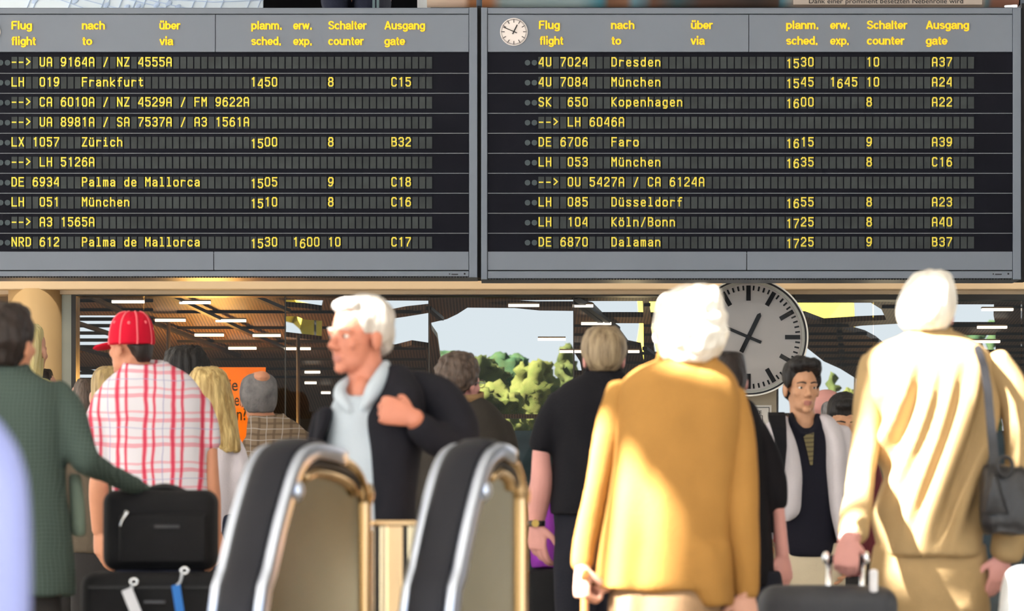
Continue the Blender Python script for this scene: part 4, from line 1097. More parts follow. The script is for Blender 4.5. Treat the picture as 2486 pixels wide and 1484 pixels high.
g.garment('shirt', M_plaid, [tor], [[(262, 965, 0, 34), (242, 1025, 0, 36), (240, 1080, -.01, 32), (246, 1116, -.01, 28)], [(484, 985, 0, 32), (506, 1035, 0, 27), (513, 1082, -.01, 22)]], fold=.006,
    bands=[(352, 893, .085, .08, .05, .006, -.01, -.012)])
g.legs(385, 1230, M_denim, feet=((-.12, 0), (.12, .08))); g.done()

# 4 ------------------------------------------------ blonde woman in white blouse
g = Fig(515, 16.6, 'woman with long blonde hair and white blouse right of the plaid shirt', SK_TAN, .006)
tor = [(1012, 490, 545, .055), (1035, 466, 562, .095), (1060, 452, 574, .11), (1130, 458, 574, .115), (1200, 462, 568, .12), (1300, 455, 562, .13)]
g.core(tor); g.head(508, 900, 1018, -30, neck=(512, 1020, 0))
g.hair([(891, 488, 522, .04, -.005), (899, 468, 542, .08, -.01), (928, 455, 557, .105, -.01), (985, 457, 569, .1, -.02), (1040, 472, 577, .085, -.04), (1080, 510, 584, .06, -.06), (1098, 545, 584, .035, -.07)], H_BLONDE, .007, 70, 5)
g.arm([(556, 1065, 0), (578, 1150, -.03), (546, 1310, .02)], (.04, .032, .023), dict(f=(-.1, .1, -1), n=(.6, -.8, 0), side=1, size=.92))
g.arm([(468, 1065, 0), (455, 1160, 0), (470, 1290, .1)], (.04, .032, .023), dict(f=(.1, .2, -1), n=(-.6, -.8, 0), side=-1, size=.92))
M_white = clothm('white_cotton', (228, 222, 232))
g.garment('blouse', M_white, [tor], [[(552, 1062, 0, 26), (576, 1108, -.02, 25), (576, 1150, -.03, 24), (560, 1220, -.01, 20), (547, 1308, .02, 15)], [(470, 1062, 0, 26), (456, 1150, 0, 24), (468, 1270, .08, 16)]], fold=.008, vox=.009)
g.legs(510, 1260, M_denim); g.done()

# 5 ------------------------------------------------ black-haired head, and the two women left of the plaid shirt
def behind(px, d, label, hairr, hm, topc, sh, ptop, pchin, yaw, skin=SK_FAIR, amp=.006, kz=9, hair=True, top='top', pants=M_darkt):
    """someone mostly hidden in the crowd: whole figure, plain clothes"""
    g = Fig(px, d, label, skin, .008)
    sy, hw = sh; S = g.S
    tor = [(sy - 8, px - .07 * S, px + .07 * S, .06), (sy + .04 * S, px - hw * .8 * S, px + hw * .8 * S, .09), (sy + .10 * S, px - hw * S, px + hw * S, .11), (sy + .3 * S, px - hw * .95 * S, px + hw * .95 * S, .12), (sy + .58 * S, px - hw * S, px + hw * S, .13)]
    g.core(tor); g.head(px, ptop, pchin, yaw, neck=(px, sy, 0))
    if hair: g.hair([(y, a, b_, e_ + .016, -.022) for y, a, b_, e_ in hairr], hm, amp, 60, kz)
    for sg in (-1, 1):
        x = px + sg * hw * .92 * S
        g.arm([(x, sy + .1 * S, 0), (x + sg * .05 * S, sy + .36 * S, 0), (x + sg * .04 * S, sy + .6 * S, .03)], (.042, .035, .026), dict(f=(0, .1, -1), n=(sg * .8, -.6, 0), side=sg, size=.95))
    g.garment(top, topc, [tor], [[(px + sg * hw * .88 * S, sy + .09 * S, 0, .055 * S), (px + sg * (hw + .04) * S, sy + .34 * S, 0, .05 * S), (px + sg * (hw + .03) * S, sy + .58 * S, .03, .04 * S)] for sg in (-1, 1)], vox=.014, fold=.005)
    g.legs(px, sy + .52 * S, pants)
    g.done(); return g
behind(452, 17.6, 'person with thick black hair between the red cap and the blonde woman', [(842, 428, 478, .06), (852, 408, 496, .09), (878, 397, 508, .105), (908, 399, 509, .105), (950, 410, 500, .095), (975, 425, 485, .06)], H_BLACK, clothm('black_knit', (38, 36, 40)), (985, .2), 850, 975, 10, amp=.012)
behind(262, 17.0, 'blonde-haired woman just left of the plaid shoulder', [(890, 248, 284, .05), (902, 230, 298, .085), (935, 222, 304, .1), (990, 225, 302, .09), (1060, 232, 296, .07)], H_DBLONDE, clothm('brown_linen', (92, 82, 70)), (1025, .17), 896, 1020, 15, kz=4)
behind(205, 18.2, 'brown-haired woman furthest left behind the blonde woman', [(921, 192, 226, .05), (935, 182, 240, .08), (970, 178, 245, .1), (1020, 180, 244, .09), (1060, 188, 238, .07)], H_BROWN, clothm('brown_knit', (90, 74, 62)), (1050, .17), 926, 1042, 10, kz=4)
behind(76, 18.6, 'fair-haired person in yellow by the column, half hidden by the dark-haired man', [(788, 64, 92, .04), (800, 56, 104, .08), (830, 52, 106, .095), (880, 54, 104, .085), (930, 58, 100, .06)], hairmat('straw_hair', (196, 180, 110), (232, 220, 170)), clothm('yellow_cotton', (224, 208, 130)), (925, .19), 795, 908, -20, kz=4)
behind(106, 19.2, 'small dark head peeping over the green tweed shoulder', [(896, 96, 118, .04), (905, 86, 126, .075), (930, 84, 128, .085), (965, 88, 124, .07)], H_DBROWN, clothm('taupe_knit', (128, 112, 98)), (1015, .17), 902, 1008, 0)

# 6 ------------------------------------------------ balding man in brown plaid jacket
g = Fig(640, 17.3, 'balding grey-haired man in a brown plaid jacket before the orange poster', SK_TAN)
tor = [(1010, 605, 688, .07), (1022, 602, 712, .09), (1042, 600, 738, .105), (1075, 598, 762, .12), (1150, 596, 770, .125), (1320, 596, 770, .13)]
g.core(tor); g.head(627, 902, 1028, 12, neck=(640, 1010, 0), w=.94)
ellip(g.body, g.p(635, 917, -.06), (.04, .058, .030))
g.hair([(908, 606, 654, .07, -.0), (917, 593, 666, .09, -.004), (930, 585, 672, .104, -.008), (958, 581, 674, .112, -.012), (983, 588, 671, .095, -.015), (1003, 602, 662, .07, -.02)], mat('short_grey_hair', rgb(92, 90, 92), .6, vs=22, c2=rgb(128, 125, 126), bump=.4, bs=120), .002)
M_bplaid = stripes('brown_plaid_wool', rgb(128, 110, 92), [('X', .07, 0, .006, rgb(92, 78, 64), .7), ('Z', .05, 0, .005, rgb(94, 80, 66), .7), ('X', .07, .035, .002, rgb(176, 170, 166), .7), ('Z', .05, .025, .002, rgb(176, 170, 166), .7)], .9)
g.arm([(612, 1085, 0), (602, 1230, 0), (620, 1360, .05)], hand=dict(f=(0, .1, -1), n=(-.8, -.6, 0), side=-1)); g.arm([(748, 1085, 0), (772, 1230, 0), (765, 1360, .05)], hand=dict(f=(0, .1, -1), n=(.8, -.6, 0), side=1))
g.garment('jacket', M_bplaid, [tor], [[(615, 1080, 0, 30), (606, 1220, 0, 30), (618, 1340, .05, 22)], [(738, 1072, 0, 32), (762, 1150, 0, 30), (768, 1340, .05, 22)]], fold=.006, bands=[(648, 1014, .075, .075, .04, .006, 0, -.01)])
g.legs(680, 1290, M_darkt); g.done()

# 7 ------------------------------------------------ striding white-haired man
g = Fig(890, STRIDE_D, 'smiling white-haired man in pale blue shirt and black jacket striding to the left', skinmat('ruddy_skin', (204, 132, 108)), .005)
tor = [(915, 838, 940, .06), (935, 815, 955, .08), (965, 800, 965, .1), (1010, 790, 975, .115), (1100, 780, 985, .12), (1280, 775, 990, .125)]
g.core(tor); g.head(872, 722, 908, 132, pitch=-2, neck=(893, 930, .0)); g.lips = True; g.eyes(); g.brows(H_SILVER)
g.hair(None, H_SILVER, .0025, 50, 12, .006, extra=[((0, -.028, .17), (.083, .1, .08)), ((0, -.075, .125), (.072, .046, .065)), ((0, .047, .212), (.056, .04, .026)), ((.073, -.03, .135), (.014, .042, .05)), ((-.073, -.03, .135), (.014, .042, .05)), ((.069, .026, .15), (.011, .02, .03)), ((-.069, .026, .15), (.011, .02, .03)), ((0, -.083, .09), (.056, .028, .04))])
M_pblue = clothm('pale_blue_shirt', (200, 212, 224), k=.74)
ellip(g.body, g.p(878, 958, -.05), (.035, .03, .05))
g.garment('shirt', M_pblue, [[(962, 815, 945, .085), (982, 804, 955, .105), (1012, 796, 960, .12), (1100, 786, 975, .125), (1290, 780, 985, .13)]], [[(848, 918, .0, 9), (828, 942, -.05, 14), (826, 968, -.09, 15), (848, 996, -.12, 8)], [(936, 884, .0, 12), (926, 912, -.06, 19), (906, 950, -.1, 22), (884, 988, -.125, 9)]], fold=.004, vox=.007, smooth=3)
M_bjack = clothm('black_wool', (36, 36, 44), bump=.3, k=.65)
g.garment('jacket', M_bjack, [[(985, 778, 800, .05, -.03), (1000, 768, 812, .09, -.03), (1040, 764, 803, .12, -.03), (1090, 758, 786, .13, -.02), (1180, 750, 784, .135, -.02), (1270, 748, 788, .135, -.02)],
    [(888, 938, 980, .05), (915, 932, 1010, .09, -.01), (950, 918, 1030, .115, -.03), (985, 900, 1035, .125, -.035), (1022, 878, 1035, .13, -.03), (1100, 886, 1025, .135, -.02), (1180, 892, 1015, .135, -.02), (1270, 896, 1010, .135, -.02)]],
    sep=[[(1000, 940, 0, 46), (1060, 962, -.02, 52), (1105, 1025, -.06, 56), (1110, 1075, -.09, 50), (1060, 1068, -.14, 44), (1016, 1032, -.17, 36)], [(785, 1010, .1, 30), (768, 1100, .12, 32), (762, 1270, .1, 28)]], fold=.007, vox=.009)
g.arm([(1000, 935, 0), (1108, 1070, -.08), (1003, 1014, -.19)], (.045, .04, .03), dict(f=(-.95, -.05, .28), n=(.1, -1, .15), side=1, curl=(72, 92, 60), thumb='grip', size=1.0, step=2))
g.arm([(785, 1010, .1), (768, 1110, .12), (762, 1290, .08)], hand=dict(f=(0, 0, -1), n=(-.8, -.6, 0), side=-1))
g.legs(885, 1270, M_navy, feet=((-.2, .08), (.16, -.06)), yaw=80); g.done()

# 8 ------------------------------------------------ man in brown jacket with glasses
g = Fig(1130, 15.4, 'man with curly brown hair, glasses and dark brown jacket seen from behind', SK_PINK)
tor = [(955, 1080, 1158, .07), (972, 1056, 1186, .09), (998, 1034, 1214, .11), (1038, 1022, 1236, .125), (1115, 1015, 1250, .13), (1300, 1010, 1255, .14)]
g.core(tor); g.head(1115, 864, 995, -42, neck=(1118, 965, 0))
g.hair([(857, 1090, 1138, .05, -.005), (866, 1070, 1152, .085, -.008), (895, 1057, 1165, .108, -.01), (928, 1058, 1158, .105, -.02), (950, 1070, 1140, .08, -.03), (960, 1082, 1128, .055, -.03)], H_BROWN, .012, 45, 38)
g.arm([(1048, 1040, 0), (1020, 1200, 0), (1040, 1340, .05)], hand=dict(f=(0, .1, -1), n=(-.8, -.6, 0), side=-1)); g.arm([(1222, 1050, 0), (1248, 1200, 0), (1240, 1340, .05)], hand=dict(f=(0, .1, -1), n=(.8, -.6, 0), side=1))
g.garment('jacket', clothm('dark_brown_cotton', (58, 54, 50)), [tor], [[(1050, 1030, 0, 34), (1025, 1180, 0, 34), (1040, 1320, .05, 26)], [(1212, 1040, 0, 36), (1232, 1120, 0, 30), (1240, 1320, .05, 26)]], fold=.008)
b = bmesh.new(); g.band(b, 1122, 962, .082, .085, .03, .006, -.005, -.012); obj('collar', b, clothm('tan_corduroy', (146, 116, 84)), g.root, smooth=True, label='tan corduroy collar')
b = bmesh.new()
for sg in (-1, 1):
    tube(b, [tuple(g.M @ Vector((.033 * sg + .021 * math.cos(R(a)), .108, .115 + .017 * math.sin(R(a))))) + (.0018,) for a in range(0, 361, 30)], n=6, sub=2)
    tube(b, [tuple(g.M @ Vector(v_)) + (.0022,) for v_ in ((.055 * sg, .106, .118), (.078 * sg, .05, .118), (.084 * sg, -.01, .112))], n=6)
tube(b, [tuple(g.M @ Vector(v_)) + (.0018,) for v_ in ((-.012, .108, .118), (0, .112, .121), (.012, .108, .118))], n=6)
obj('glasses', b, mat('steel_frames', rgb(120, 120, 128), .3, .8), g.root, smooth=True)
g.legs(1130, 1290, M_darkt); g.done()

# 9 ------------------------------------------------ man in black polo shirt
g = Fig(1466, 14.3, 'man with grey-brown hair in a black polo shirt wearing a wristwatch, seen from behind', SK_PINK, .005)
tor = [(903, 1432, 1502, .06), (914, 1402, 1530, .08), (934, 1366, 1572, .1), (960, 1347, 1596, .12), (1000, 1338, 1604, .125), (1100, 1342, 1602, .13), (1217, 1335, 1604, .135), (1250, 1336, 1604, .135)]
g.core(tor); g.head(1466, 800, 935, 4, neck=(1466, 905, 0), w=1.03)
g.hair([(793, 1442, 1490, .05, -.005), (800, 1427, 1505, .08, -.008), (825, 1413, 1519, .1, -.01), (855, 1411, 1521, .105, -.015), (885, 1424, 1510, .095, -.02), (903, 1438, 1496, .07, -.025)], H_ASHY, .004, 60, 6)
b = bmesh.new()
g.arm([(1352, 985, 0), (1315, 1165, -.02), (1302, 1272, .01)], (.05, .042, .029), dict(f=(.06, .06, -1), n=(-.62, -.78, 0), side=-1, curl=(20, 26, 18), size=1.03))
g.arm([(1590, 985, 0), (1622, 1165, 0), (1625, 1272, .03)], (.05, .042, .029), dict(f=(0, .1, -1), n=(.8, -.6, 0), side=1))
M_polo = clothm('black_pique', (34, 34, 40), bump=.3, k=.65)
g.garment('polo_shirt', M_polo, [tor], [[(1362, 975, 0, 34), (1335, 1025, -.01, 36), (1315, 1084, -.02, 32)], [(1580, 975, 0, 34), (1605, 1030, 0, 36), (1622, 1090, 0, 32)]], fold=.006, bands=[(1466, 905, .068, .07, .035, .005, -.005, -.01)])
wr = bmesh.new(); wc = g.p(1302, 1271, .008)
loft(wr, [vring(wc.x, wc.y, wc.z + z, .033 + o_, .033 + o_, 20, 2) for z, o_ in ((-.011, -.002), (-.009, .001), (.009, .001), (.011, -.002))]); wch = obj('watch_strap', wr, M_leather, g.root, smooth=True)
wr = bmesh.new(); disc(wr, wc + Vector((-.004, 0, 0)), .014, wc.y - .04, wc.y - .028, 20); obj('watch_case', wr, mat('gold_case', rgb(190, 160, 90), .3, .8), wch)
g.legs(1468, 1238, M_navy, hw=.19, legr=.1); g.done()

# 10 ----------------------------------------------- white-haired woman in camel coat
g = Fig(1640, WOMAN_D, 'white-haired woman in a camel coat leaning on a cane, back to the viewer', SK_FAIR, .005)
tor = [(868, 1602, 1728, .07), (878, 1572, 1745, .085), (896, 1530, 1768, .1), (925, 1490, 1788, .115), (970, 1478, 1800, .125), (1040, 1474, 1798, .13), (1120, 1474, 1790, .13), (1200, 1466, 1780, .135), (1300, 1452, 1775, .14), (1400, 1441, 1778, .15), (1430, 1438, 1782, .15)]
g.core(tor); g.head(1676, 712, 900, 14, neck=(1668, 890, 0))
g.hair([(696, 1655, 1728, .045, -.005), (704, 1626, 1744, .08, -.008), (732, 1600, 1756, .108, -.01), (785, 1586, 1763, .122, -.015), (830, 1591, 1761, .12, -.02), (858, 1604, 1746, .1, -.025), (880, 1628, 1726, .07, -.03)], H_WHITE, .012, 34, 26)
M_camel = clothm('camel_wool', (204, 150, 80), .09, .3, 160, k=.64)
slL = [(1512, 950, 0, 42), (1492, 1010, -.01, 40), (1466, 1090, -.02, 34), (1444, 1190, -.03, 31), (1423, 1300, -.03, 29), (1415, 1372, -.03, 25)]
slR = [(1772, 960, 0, 42), (1788, 1040, 0, 42), (1796, 1120, -.01, 40), (1796, 1230, -.01, 44), (1804, 1330, -.01, 41), (1812, 1440, -.01, 33)]
g.garment('coat', M_camel, [tor, [(1320, 1610, 1778, .14), (1400, 1640, 1782, .145), (1462, 1680, 1784, .14), (1476, 1700, 1782, .13)]], sep=[slL, slR], fold=.018, kx=6, kz=1.3)
b = bmesh.new(); g.band(b, 1668, 884, .088, .09, .062, .008, -.004, -.02, -.012); fuse('collar', b, M_camel, g.root, .006, 2)
g.arm([(1512, 960, 0), (1446, 1190, -.03), (1414, 1376, -.035)], (.042, .034, .026), dict(f=(-.02, -.1, -1), n=(-.85, -.5, .05), side=-1, curl=(72, 96, 62), thumb='grip', size=.95, step=2))
g.arm([(1772, 965, 0), (1798, 1230, -.01), (1812, 1442, -.02)], (.042, .036, .027), dict(f=(-.03, .05, -1), n=(.35, -.92, 0), side=1, size=.95))
M_skirt = clothm('beige_skirt_wool', (200, 162, 124), k=.55)
g.garment('skirt', M_skirt, [[(1380, 1485, 1735, .125), (1450, 1475, 1748, .14), (1560, 1470, 1752, .15), (1750, 1470, 1750, .16), (1880, 1475, 1745, .16)]], fold=.008, vox=.014)
for sx in (1560, 1660):
    a = g.p(sx, 1850); tube(g.body, [(a.x, a.y, .5, .055), (a.x, a.y + .01, .3, .052), (a.x, a.y, .06, .034)], n=12)
    sb = bmesh.new(); ellip(sb, (a.x, a.y + .05, .04), (.04, .12, .04)); ellip(sb, (a.x, a.y - .03, .05), (.034, .05, .05)); fuse('shoe', sb, M_shoe, g.root, .012, 3)
g.done()
cw = g.p(1414, 1412, -.05)
root = empty('walking_cane', (cw.x - .005, cw.y - .02, 0), 'light brown wooden walking cane in the camel-coated woman\'s left hand', 'cane')
M_cane = mat('light_varnished_wood', rgb(190, 130, 74), .3, var=.15, vs=8, stretch=(4, 4, .5), coat=.4)
b = bmesh.new(); tube(b, [(cw.x + .008, cw.y + .01, cw.z + .02, .011), (cw.x + .006, cw.y, cw.z - .1, .0105), (cw.x - .005, cw.y - .02, .03, .009)], n=12); obj('shaft', b, M_cane, root, smooth=True)
b = bmesh.new(); tube(b, [(cw.x + .004, cw.y - .055, cw.z + .012, .011), (cw.x + .008, cw.y + .0, cw.z + .026, .0125), (cw.x + .01, cw.y + .06, cw.z + .016, .011)], n=12); obj('handle', b, M_cane, root, smooth=True)
b = bmesh.new(); loft(b, [vring(cw.x - .005, cw.y - .02, z, .013, .013, 12, 2) for z in (0, .035)]); obj('rubber_tip', b, M_gap, root, smooth=True)

# 11 ----------------------------------------------- person in black T-shirt behind the woman
g = Fig(1785, 13.3, 'person with dark brown hair in a black T-shirt, half hidden behind the camel coat', SK_PINK, .0055)
tor = [(960, 1742, 1806, .06), (980, 1715, 1832, .085), (1020, 1692, 1850, .11), (1090, 1690, 1858, .12), (1250, 1700, 1872, .13), (1425, 1700, 1880, .135)]
g.core(tor); g.head(1770, 862, 985, 10, neck=(1772, 965, 0))
g.hair([(854, 1750, 1790, .04), (862, 1737, 1803, .08), (893, 1729, 1812, .1, -.005), (928, 1734, 1813, .105, -.01), (950, 1746, 1804, .085, -.015), (968, 1755, 1794, .06, -.01)], H_DBROWN, .005)
g.arm([(1838, 1050, 0), (1892, 1225, -.01), (1899, 1348, .0)], (.045, .034, .025), dict(f=(.06, .04, -1), n=(.55, -.83, 0), side=1, size=.95))
g.arm([(1712, 1050, 0), (1690, 1225, 0), (1690, 1348, .02)], (.045, .034, .025), dict(f=(0, .1, -1), n=(-.8, -.6, 0), side=-1))
M_tee = clothm('black_jersey', (30, 28, 32), bump=.2, k=.7)
g.garment('t_shirt', M_tee, [tor], [[(1832, 1045, 0, 34), (1862, 1110, 0, 34), (1880, 1175, -.01, 30), (1889, 1226, -.01, 23)], [(1718, 1045, 0, 34), (1698, 1110, 0, 34), (1690, 1215, 0, 26)]], fold=.008)
g.legs(1790, 1400, M_navy); g.done()

# 12 ----------------------------------------------- man in white jacket facing the viewer
g = Fig(1955, 15.5, 'young black-haired man in an open white jacket and black polo walking towards the viewer', SK_ASIA, .0045)
tor = [(1005, 1912, 1986, .06), (1025, 1885, 2018, .085), (1050, 1868, 2038, .105), (1100, 1866, 2042, .12), (1250, 1880, 2035, .125), (1340, 1885, 2030, .125)]
g.core(tor); g.head(1946, 874, 1003, 194, pitch=-4, neck=(1950, 1014, .0), w=.94); g.lips = True; g.eyes(); g.brows(H_BLACK)
g.hair(None, H_BLACK, .005, 55, 12, .006, extra=[((0, -.028, .17), (.086, .102, .086)), ((-.012, .062, .222), (.062, .045, .028)), ((.04, .05, .215), (.036, .04, .03)), ((-.055, .058, .198), (.024, .032, .03)), ((.076, .012, .152), (.015, .036, .045)), ((-.076, .012, .152), (.015, .036, .045)), ((0, -.07, .1), (.072, .045, .06))])
g.garment('polo_shirt', clothm('black_cotton', (26, 26, 36), bump=.15), [[(1040, 1885, 2016, .10), (1056, 1872, 2034, .118), (1100, 1868, 2040, .125), (1250, 1882, 2035, .132), (1330, 1888, 2030, .132), (1352, 1892, 2026, .125)]], [[(1922, 1006, -.02, 8), (1926, 1030, -.075, 13), (1950, 1055, -.125, 9)], [(1984, 1008, -.02, 8), (1985, 1034, -.075, 13), (1972, 1058, -.12, 9)]], fold=.005, vox=.009)
b = bmesh.new(); rowsu = [[g.p(x, y, dy_) for x, y, dy_ in rr_] for rr_ in ([(1950, 1058, -.128), (1976, 1050, -.128), (1976, 1050, -.09), (1950, 1058, -.09)], [(1958, 1090, -.136), (1975, 1090, -.136), (1975, 1090, -.1), (1958, 1090, -.1)], [(1967, 1130, -.139), (1973, 1130, -.139), (1973, 1130, -.1), (1967, 1130, -.1)])]
loft(b, rowsu); obj('undershirt', b, stripes('olive_striped_jersey', rgb(112, 102, 74), [('Z', .018, 0, .003, rgb(62, 56, 46), .7)]), g.root, label='olive striped undershirt in the open collar')
M_wj = clothm('white_windbreaker', (212, 206, 212), k=.9)
g.garment('jacket', M_wj, [[(1010, 1892, 1912, .06, -.0), (1022, 1872, 1916, .085, -.01), (1045, 1856, 1926, .12, -.02), (1080, 1852, 1940, .138, -.02), (1115, 1854, 1949, .145, -.02), (1175, 1860, 1956, .15, -.02), (1243, 1872, 1950, .148, -.02), (1270, 1880, 1918, .135, -.015)],
    [(1009, 1985, 2000, .06, -.0), (1021, 1986, 2022, .085, -.01), (1045, 1990, 2040, .12, -.02), (1090, 1996, 2050, .138, -.02), (1150, 1999, 2052, .145, -.02), (1220, 2006, 2052, .148, -.02), (1312, 2025, 2050, .14, -.015)]],
    [[(1868, 1048, 0, 24), (1852, 1120, 0, 27), (1852, 1220, -.02, 26), (1862, 1310, -.06, 20)], [(2040, 1048, 0, 24), (2054, 1120, 0, 27), (2060, 1220, -.01, 25), (2056, 1320, -.03, 20)]], fold=.013, vox=.009)
g.arm([(1868, 1050, 0), (1852, 1215, -.02), (1862, 1320, -.07)], hand=dict(f=(0, -.2, -1), n=(-.7, .6, 0), side=1)); g.arm([(2040, 1050, 0), (2060, 1215, -.01), (2056, 1325, -.03)], hand=dict(f=(0, -.2, -1), n=(.7, .6, 0), side=-1))
g.legs(1956, 1330, M_beiget, feet=((-.1, .06), (.1, -.1)), yaw=180); g.done()
root = empty('backpack', tuple(g.p(1960, 1330, .2)), 'black backpack worn by the man in white jacket, broad strap on his shoulder', 'backpack')
b = bmesh.new(); c = g.p(1955, 1180, .24); rbox(b, c, (.3, .16, .42), .05); obj('bag', b, clothm('black_nylon', (28, 28, 32)), root, smooth=True)
M_strap = clothm('black_webbing', (24, 24, 28))
b = bmesh.new(); rows_ = []
for px, py, dy_, hw in ((1888, 1040, .17, 12), (1884, 1014, .08, 18), (1884, 1006, 0, 20), (1886, 1014, -.09, 21), (1892, 1044, -.158, 17), (1898, 1085, -.18, 12), (1894, 1140, -.178, 11), (1886, 1230, -.175, 10), (1872, 1290, -.08, 9)):
    cc = g.p(px, py, dy_); w_ = hw / g.S; rows_.append([cc + Vector((-w_, 0, -.006)), cc + Vector((w_, 0, -.006)), cc + Vector((w_, -.004, .008)), cc + Vector((-w_, -.004, .008))])
loft(b, rows_); obj('strap', b, M_strap, root, smooth=False)

# 13 / 14 ------------------------------------------ two heads behind him
gb = behind(2012, 18.4, 'pink bald head with grey sides just behind the white jacket', [(972, 1997, 2028, .03), (980, 1990, 2034, .06), (996, 1988, 2037, .078), (1015, 1991, 2034, .068), (1032, 1999, 2027, .04)], H_GREY, clothm('dark_red_knit', (120, 52, 58)), (1046, .19), 945, 1052, -65, SK_PINK, .003)
g = Fig(2052, 16.8, 'man with short black hair and lowered eyes beside the camel suit\'s left arm', SK_ASIA, .0055)
tor = [(1075, 2020, 2084, .06), (1095, 1998, 2106, .09), (1125, 1985, 2120, .11), (1300, 1988, 2116, .12), (1400, 1988, 2116, .125)]
g.core(tor); g.head(2050, 960, 1084, 184, pitch=-16, neck=(2052, 1085, .02)); g.lips = True; g.eyes(); g.brows(H_BLACK)
g.hair(None, H_BLACK, .003, 60, 12, .006, extra=[((0, -.022, .172), (.083, .103, .078)), ((0, .052, .21), (.06, .038, .028)), ((.074, .0, .15), (.012, .035, .04)), ((-.074, .0, .15), (.012, .035, .04)), ((0, -.07, .1), (.07, .04, .06))])
g.arm([(1995, 1130, 0), (1985, 1280, 0), (1995, 1400, -.05)], hand=dict(f=(0, -.1, -1), n=(-.8, .6, 0), side=1)); g.arm([(2108, 1130, 0), (2120, 1280, 0), (2110, 1400, -.05)], hand=dict(f=(0, -.1, -1), n=(.8, .6, 0), side=-1))
g.garment('sweater', clothm('maroon_knit', (104, 48, 54)), [tor], [[(1998, 1125, 0, 30), (1986, 1280, 0, 28), (1995, 1385, -.05, 22)], [(2106, 1125, 0, 30), (2118, 1280, 0, 28), (2110, 1385, -.05, 22)]], vox=.013)
g.legs(2052, 1370, M_darkt, yaw=180); g.done()

# 15 ----------------------------------------------- white-haired man in sand suit
g = Fig(2255, SUIT_D, 'white-haired man in a sand-coloured suit with black shoulder bag, seen from behind', SK_PINK, .005)
tor = [(803, 2202, 2312, .07), (814, 2180, 2338, .085), (834, 2132, 2376, .1), (862, 2100, 2408, .115), (900, 2092, 2420, .125), (1000, 2108, 2415, .135), (1100, 2130, 2405, .14), (1200, 2126, 2390, .14), (1300, 2129, 2386, .145), (1352, 2133, 2388, .147)]
g.core(tor); g.head(2252, 668, 842, -16, neck=(2254, 815, 0))
g.hair([(657, 2244, 2292, .045, -.005), (667, 2216, 2308, .08, -.008), (697, 2192, 2319, .105, -.01), (745, 2174, 2321, .115, -.015), (782, 2180, 2309, .1, -.02), (803, 2200, 2296, .075, -.02)], H_WHITE, .004, 50, 9)
M_sand = clothm('sand_gabardine', (206, 174, 126), .07, .25, 160, k=.64)
def suitfold(x, y, z):
    # slack diagonal folds running down from the shoulder blades, flattening at the shoulders
    px_ = (x * F / g.d) + CX; py_ = HY - (z - HC) * F / g.d
    w_ = max(0.0, min(1.0, (py_ - 860) / 120.0))
    u_ = (px_ + .32 * (py_ - 900)) / 62.0 + .6 * noise.noise((x * 3, z * 2, 3))
    w_ *= max(0.0, min(1.0, (1352 - py_) / 110.0))
    return w_ * .024 * (math.sin(u_ * 2 * math.pi) * .6 + .4 * math.sin(u_ * 1.37 * math.pi + 1)) + .006 * noise.noise((x * 9, y * 9, z * 3))
g.garment('suit_jacket', M_sand, [tor], sep=[[(2124, 880, 0, 38), (2108, 960, -.02, 36), (2100, 1080, -.07, 35), (2086, 1190, -.18, 36), (2070, 1296, -.30, 37)],
    [(2412, 880, 0, 42), (2462, 960, 0, 45), (2484, 1080, -.03, 46), (2468, 1210, -.06, 44), (2444, 1345, -.06, 42)]], disp=suitfold)
b = bmesh.new(); g.band(b, 2256, 810, .072, .075, .04, .007, -.004, -.012, -.008); fuse('collar', b, M_sand, g.root, .006, 2)
g.arm([(2118, 890, 0), (2094, 1130, -.1), (2058, 1306, -.345)], (.045, .038, .028), dict(f=(-.06, -.05, -1), n=(.02, -1, .1), side=-1, curl=(52, 85, 60), thumb='grip', size=.95, step=2))
g.arm([(2420, 890, 0), (2482, 1120, -.03), (2436, 1350, -.06)], (.045, .038, .028), dict(f=(-.2, .05, -1), n=(.4, -.9, 0), side=1, size=.9))
g.legs(2256, 1335, M_khaki, hw=.185, legr=.093, feet=((-.14, 0), (.14, .05))); g.done()
SG = g
root = empty('shoulder_bag', tuple(g.p(2435, 1297, -.16)), 'black leather shoulder bag hanging at the suited man\'s right side', 'bag')
b = bmesh.new(); tor = [(1130, 2392, 2480, .02, -.17), (1150, 2384, 2492, .045, -.17), (1210, 2378, 2500, .06, -.17), (1270, 2380, 2502, .065, -.17), (1297, 2388, 2494, .05, -.17)]
g.rings(b, tor, 3.2); bag = fuse('bag_body', b, M_leather, root, .008, 3, folds(.014, 14, 3, 4))
b = bmesh.new(); rows_ = []
for px, py, dy_, hw in ((2372, 848, .02, 7), (2371, 842, -.06, 8), (2375, 855, -.11, 9), (2388, 890, -.14, 10), (2398, 950, -.155, 10), (2403, 1010, -.165, 10), (2409, 1070, -.175, 11), (2414, 1130, -.19, 12), (2412, 1160, -.21, 14)):
    cc = g.p(px, py, dy_); w_ = hw / g.S; rows_.append([cc + Vector((-w_, .004, 0)), cc + Vector((w_, .004, 0)), cc + Vector((w_, -.005, .004)), cc + Vector((-w_, -.005, .004))])
loft(b, rows_); obj('shoulder_strap', b, M_leather, root)
M_chrome = mat('polished_chrome', rgb(226, 228, 232), .12, 1.0, var=.02)
b = bmesh.new(); c = g.p(2440, 1132, -.24); tube(b, [(c.x + .022 * math.cos(R(a)), c.y, c.z + .028 * math.sin(R(a)), .006) for a in range(0, 361, 30)], n=8); obj('buckle_ring', b, M_leather, root, smooth=True)
b = bmesh.new(); g.rings(b, [(1150, 2405, 2420, .012, -.235), (1200, 2395, 2435, .015, -.24), (1250, 2385, 2450, .012, -.235)], 2.2); fuse('flap_tassel', b, M_leather, root, .007, 2)
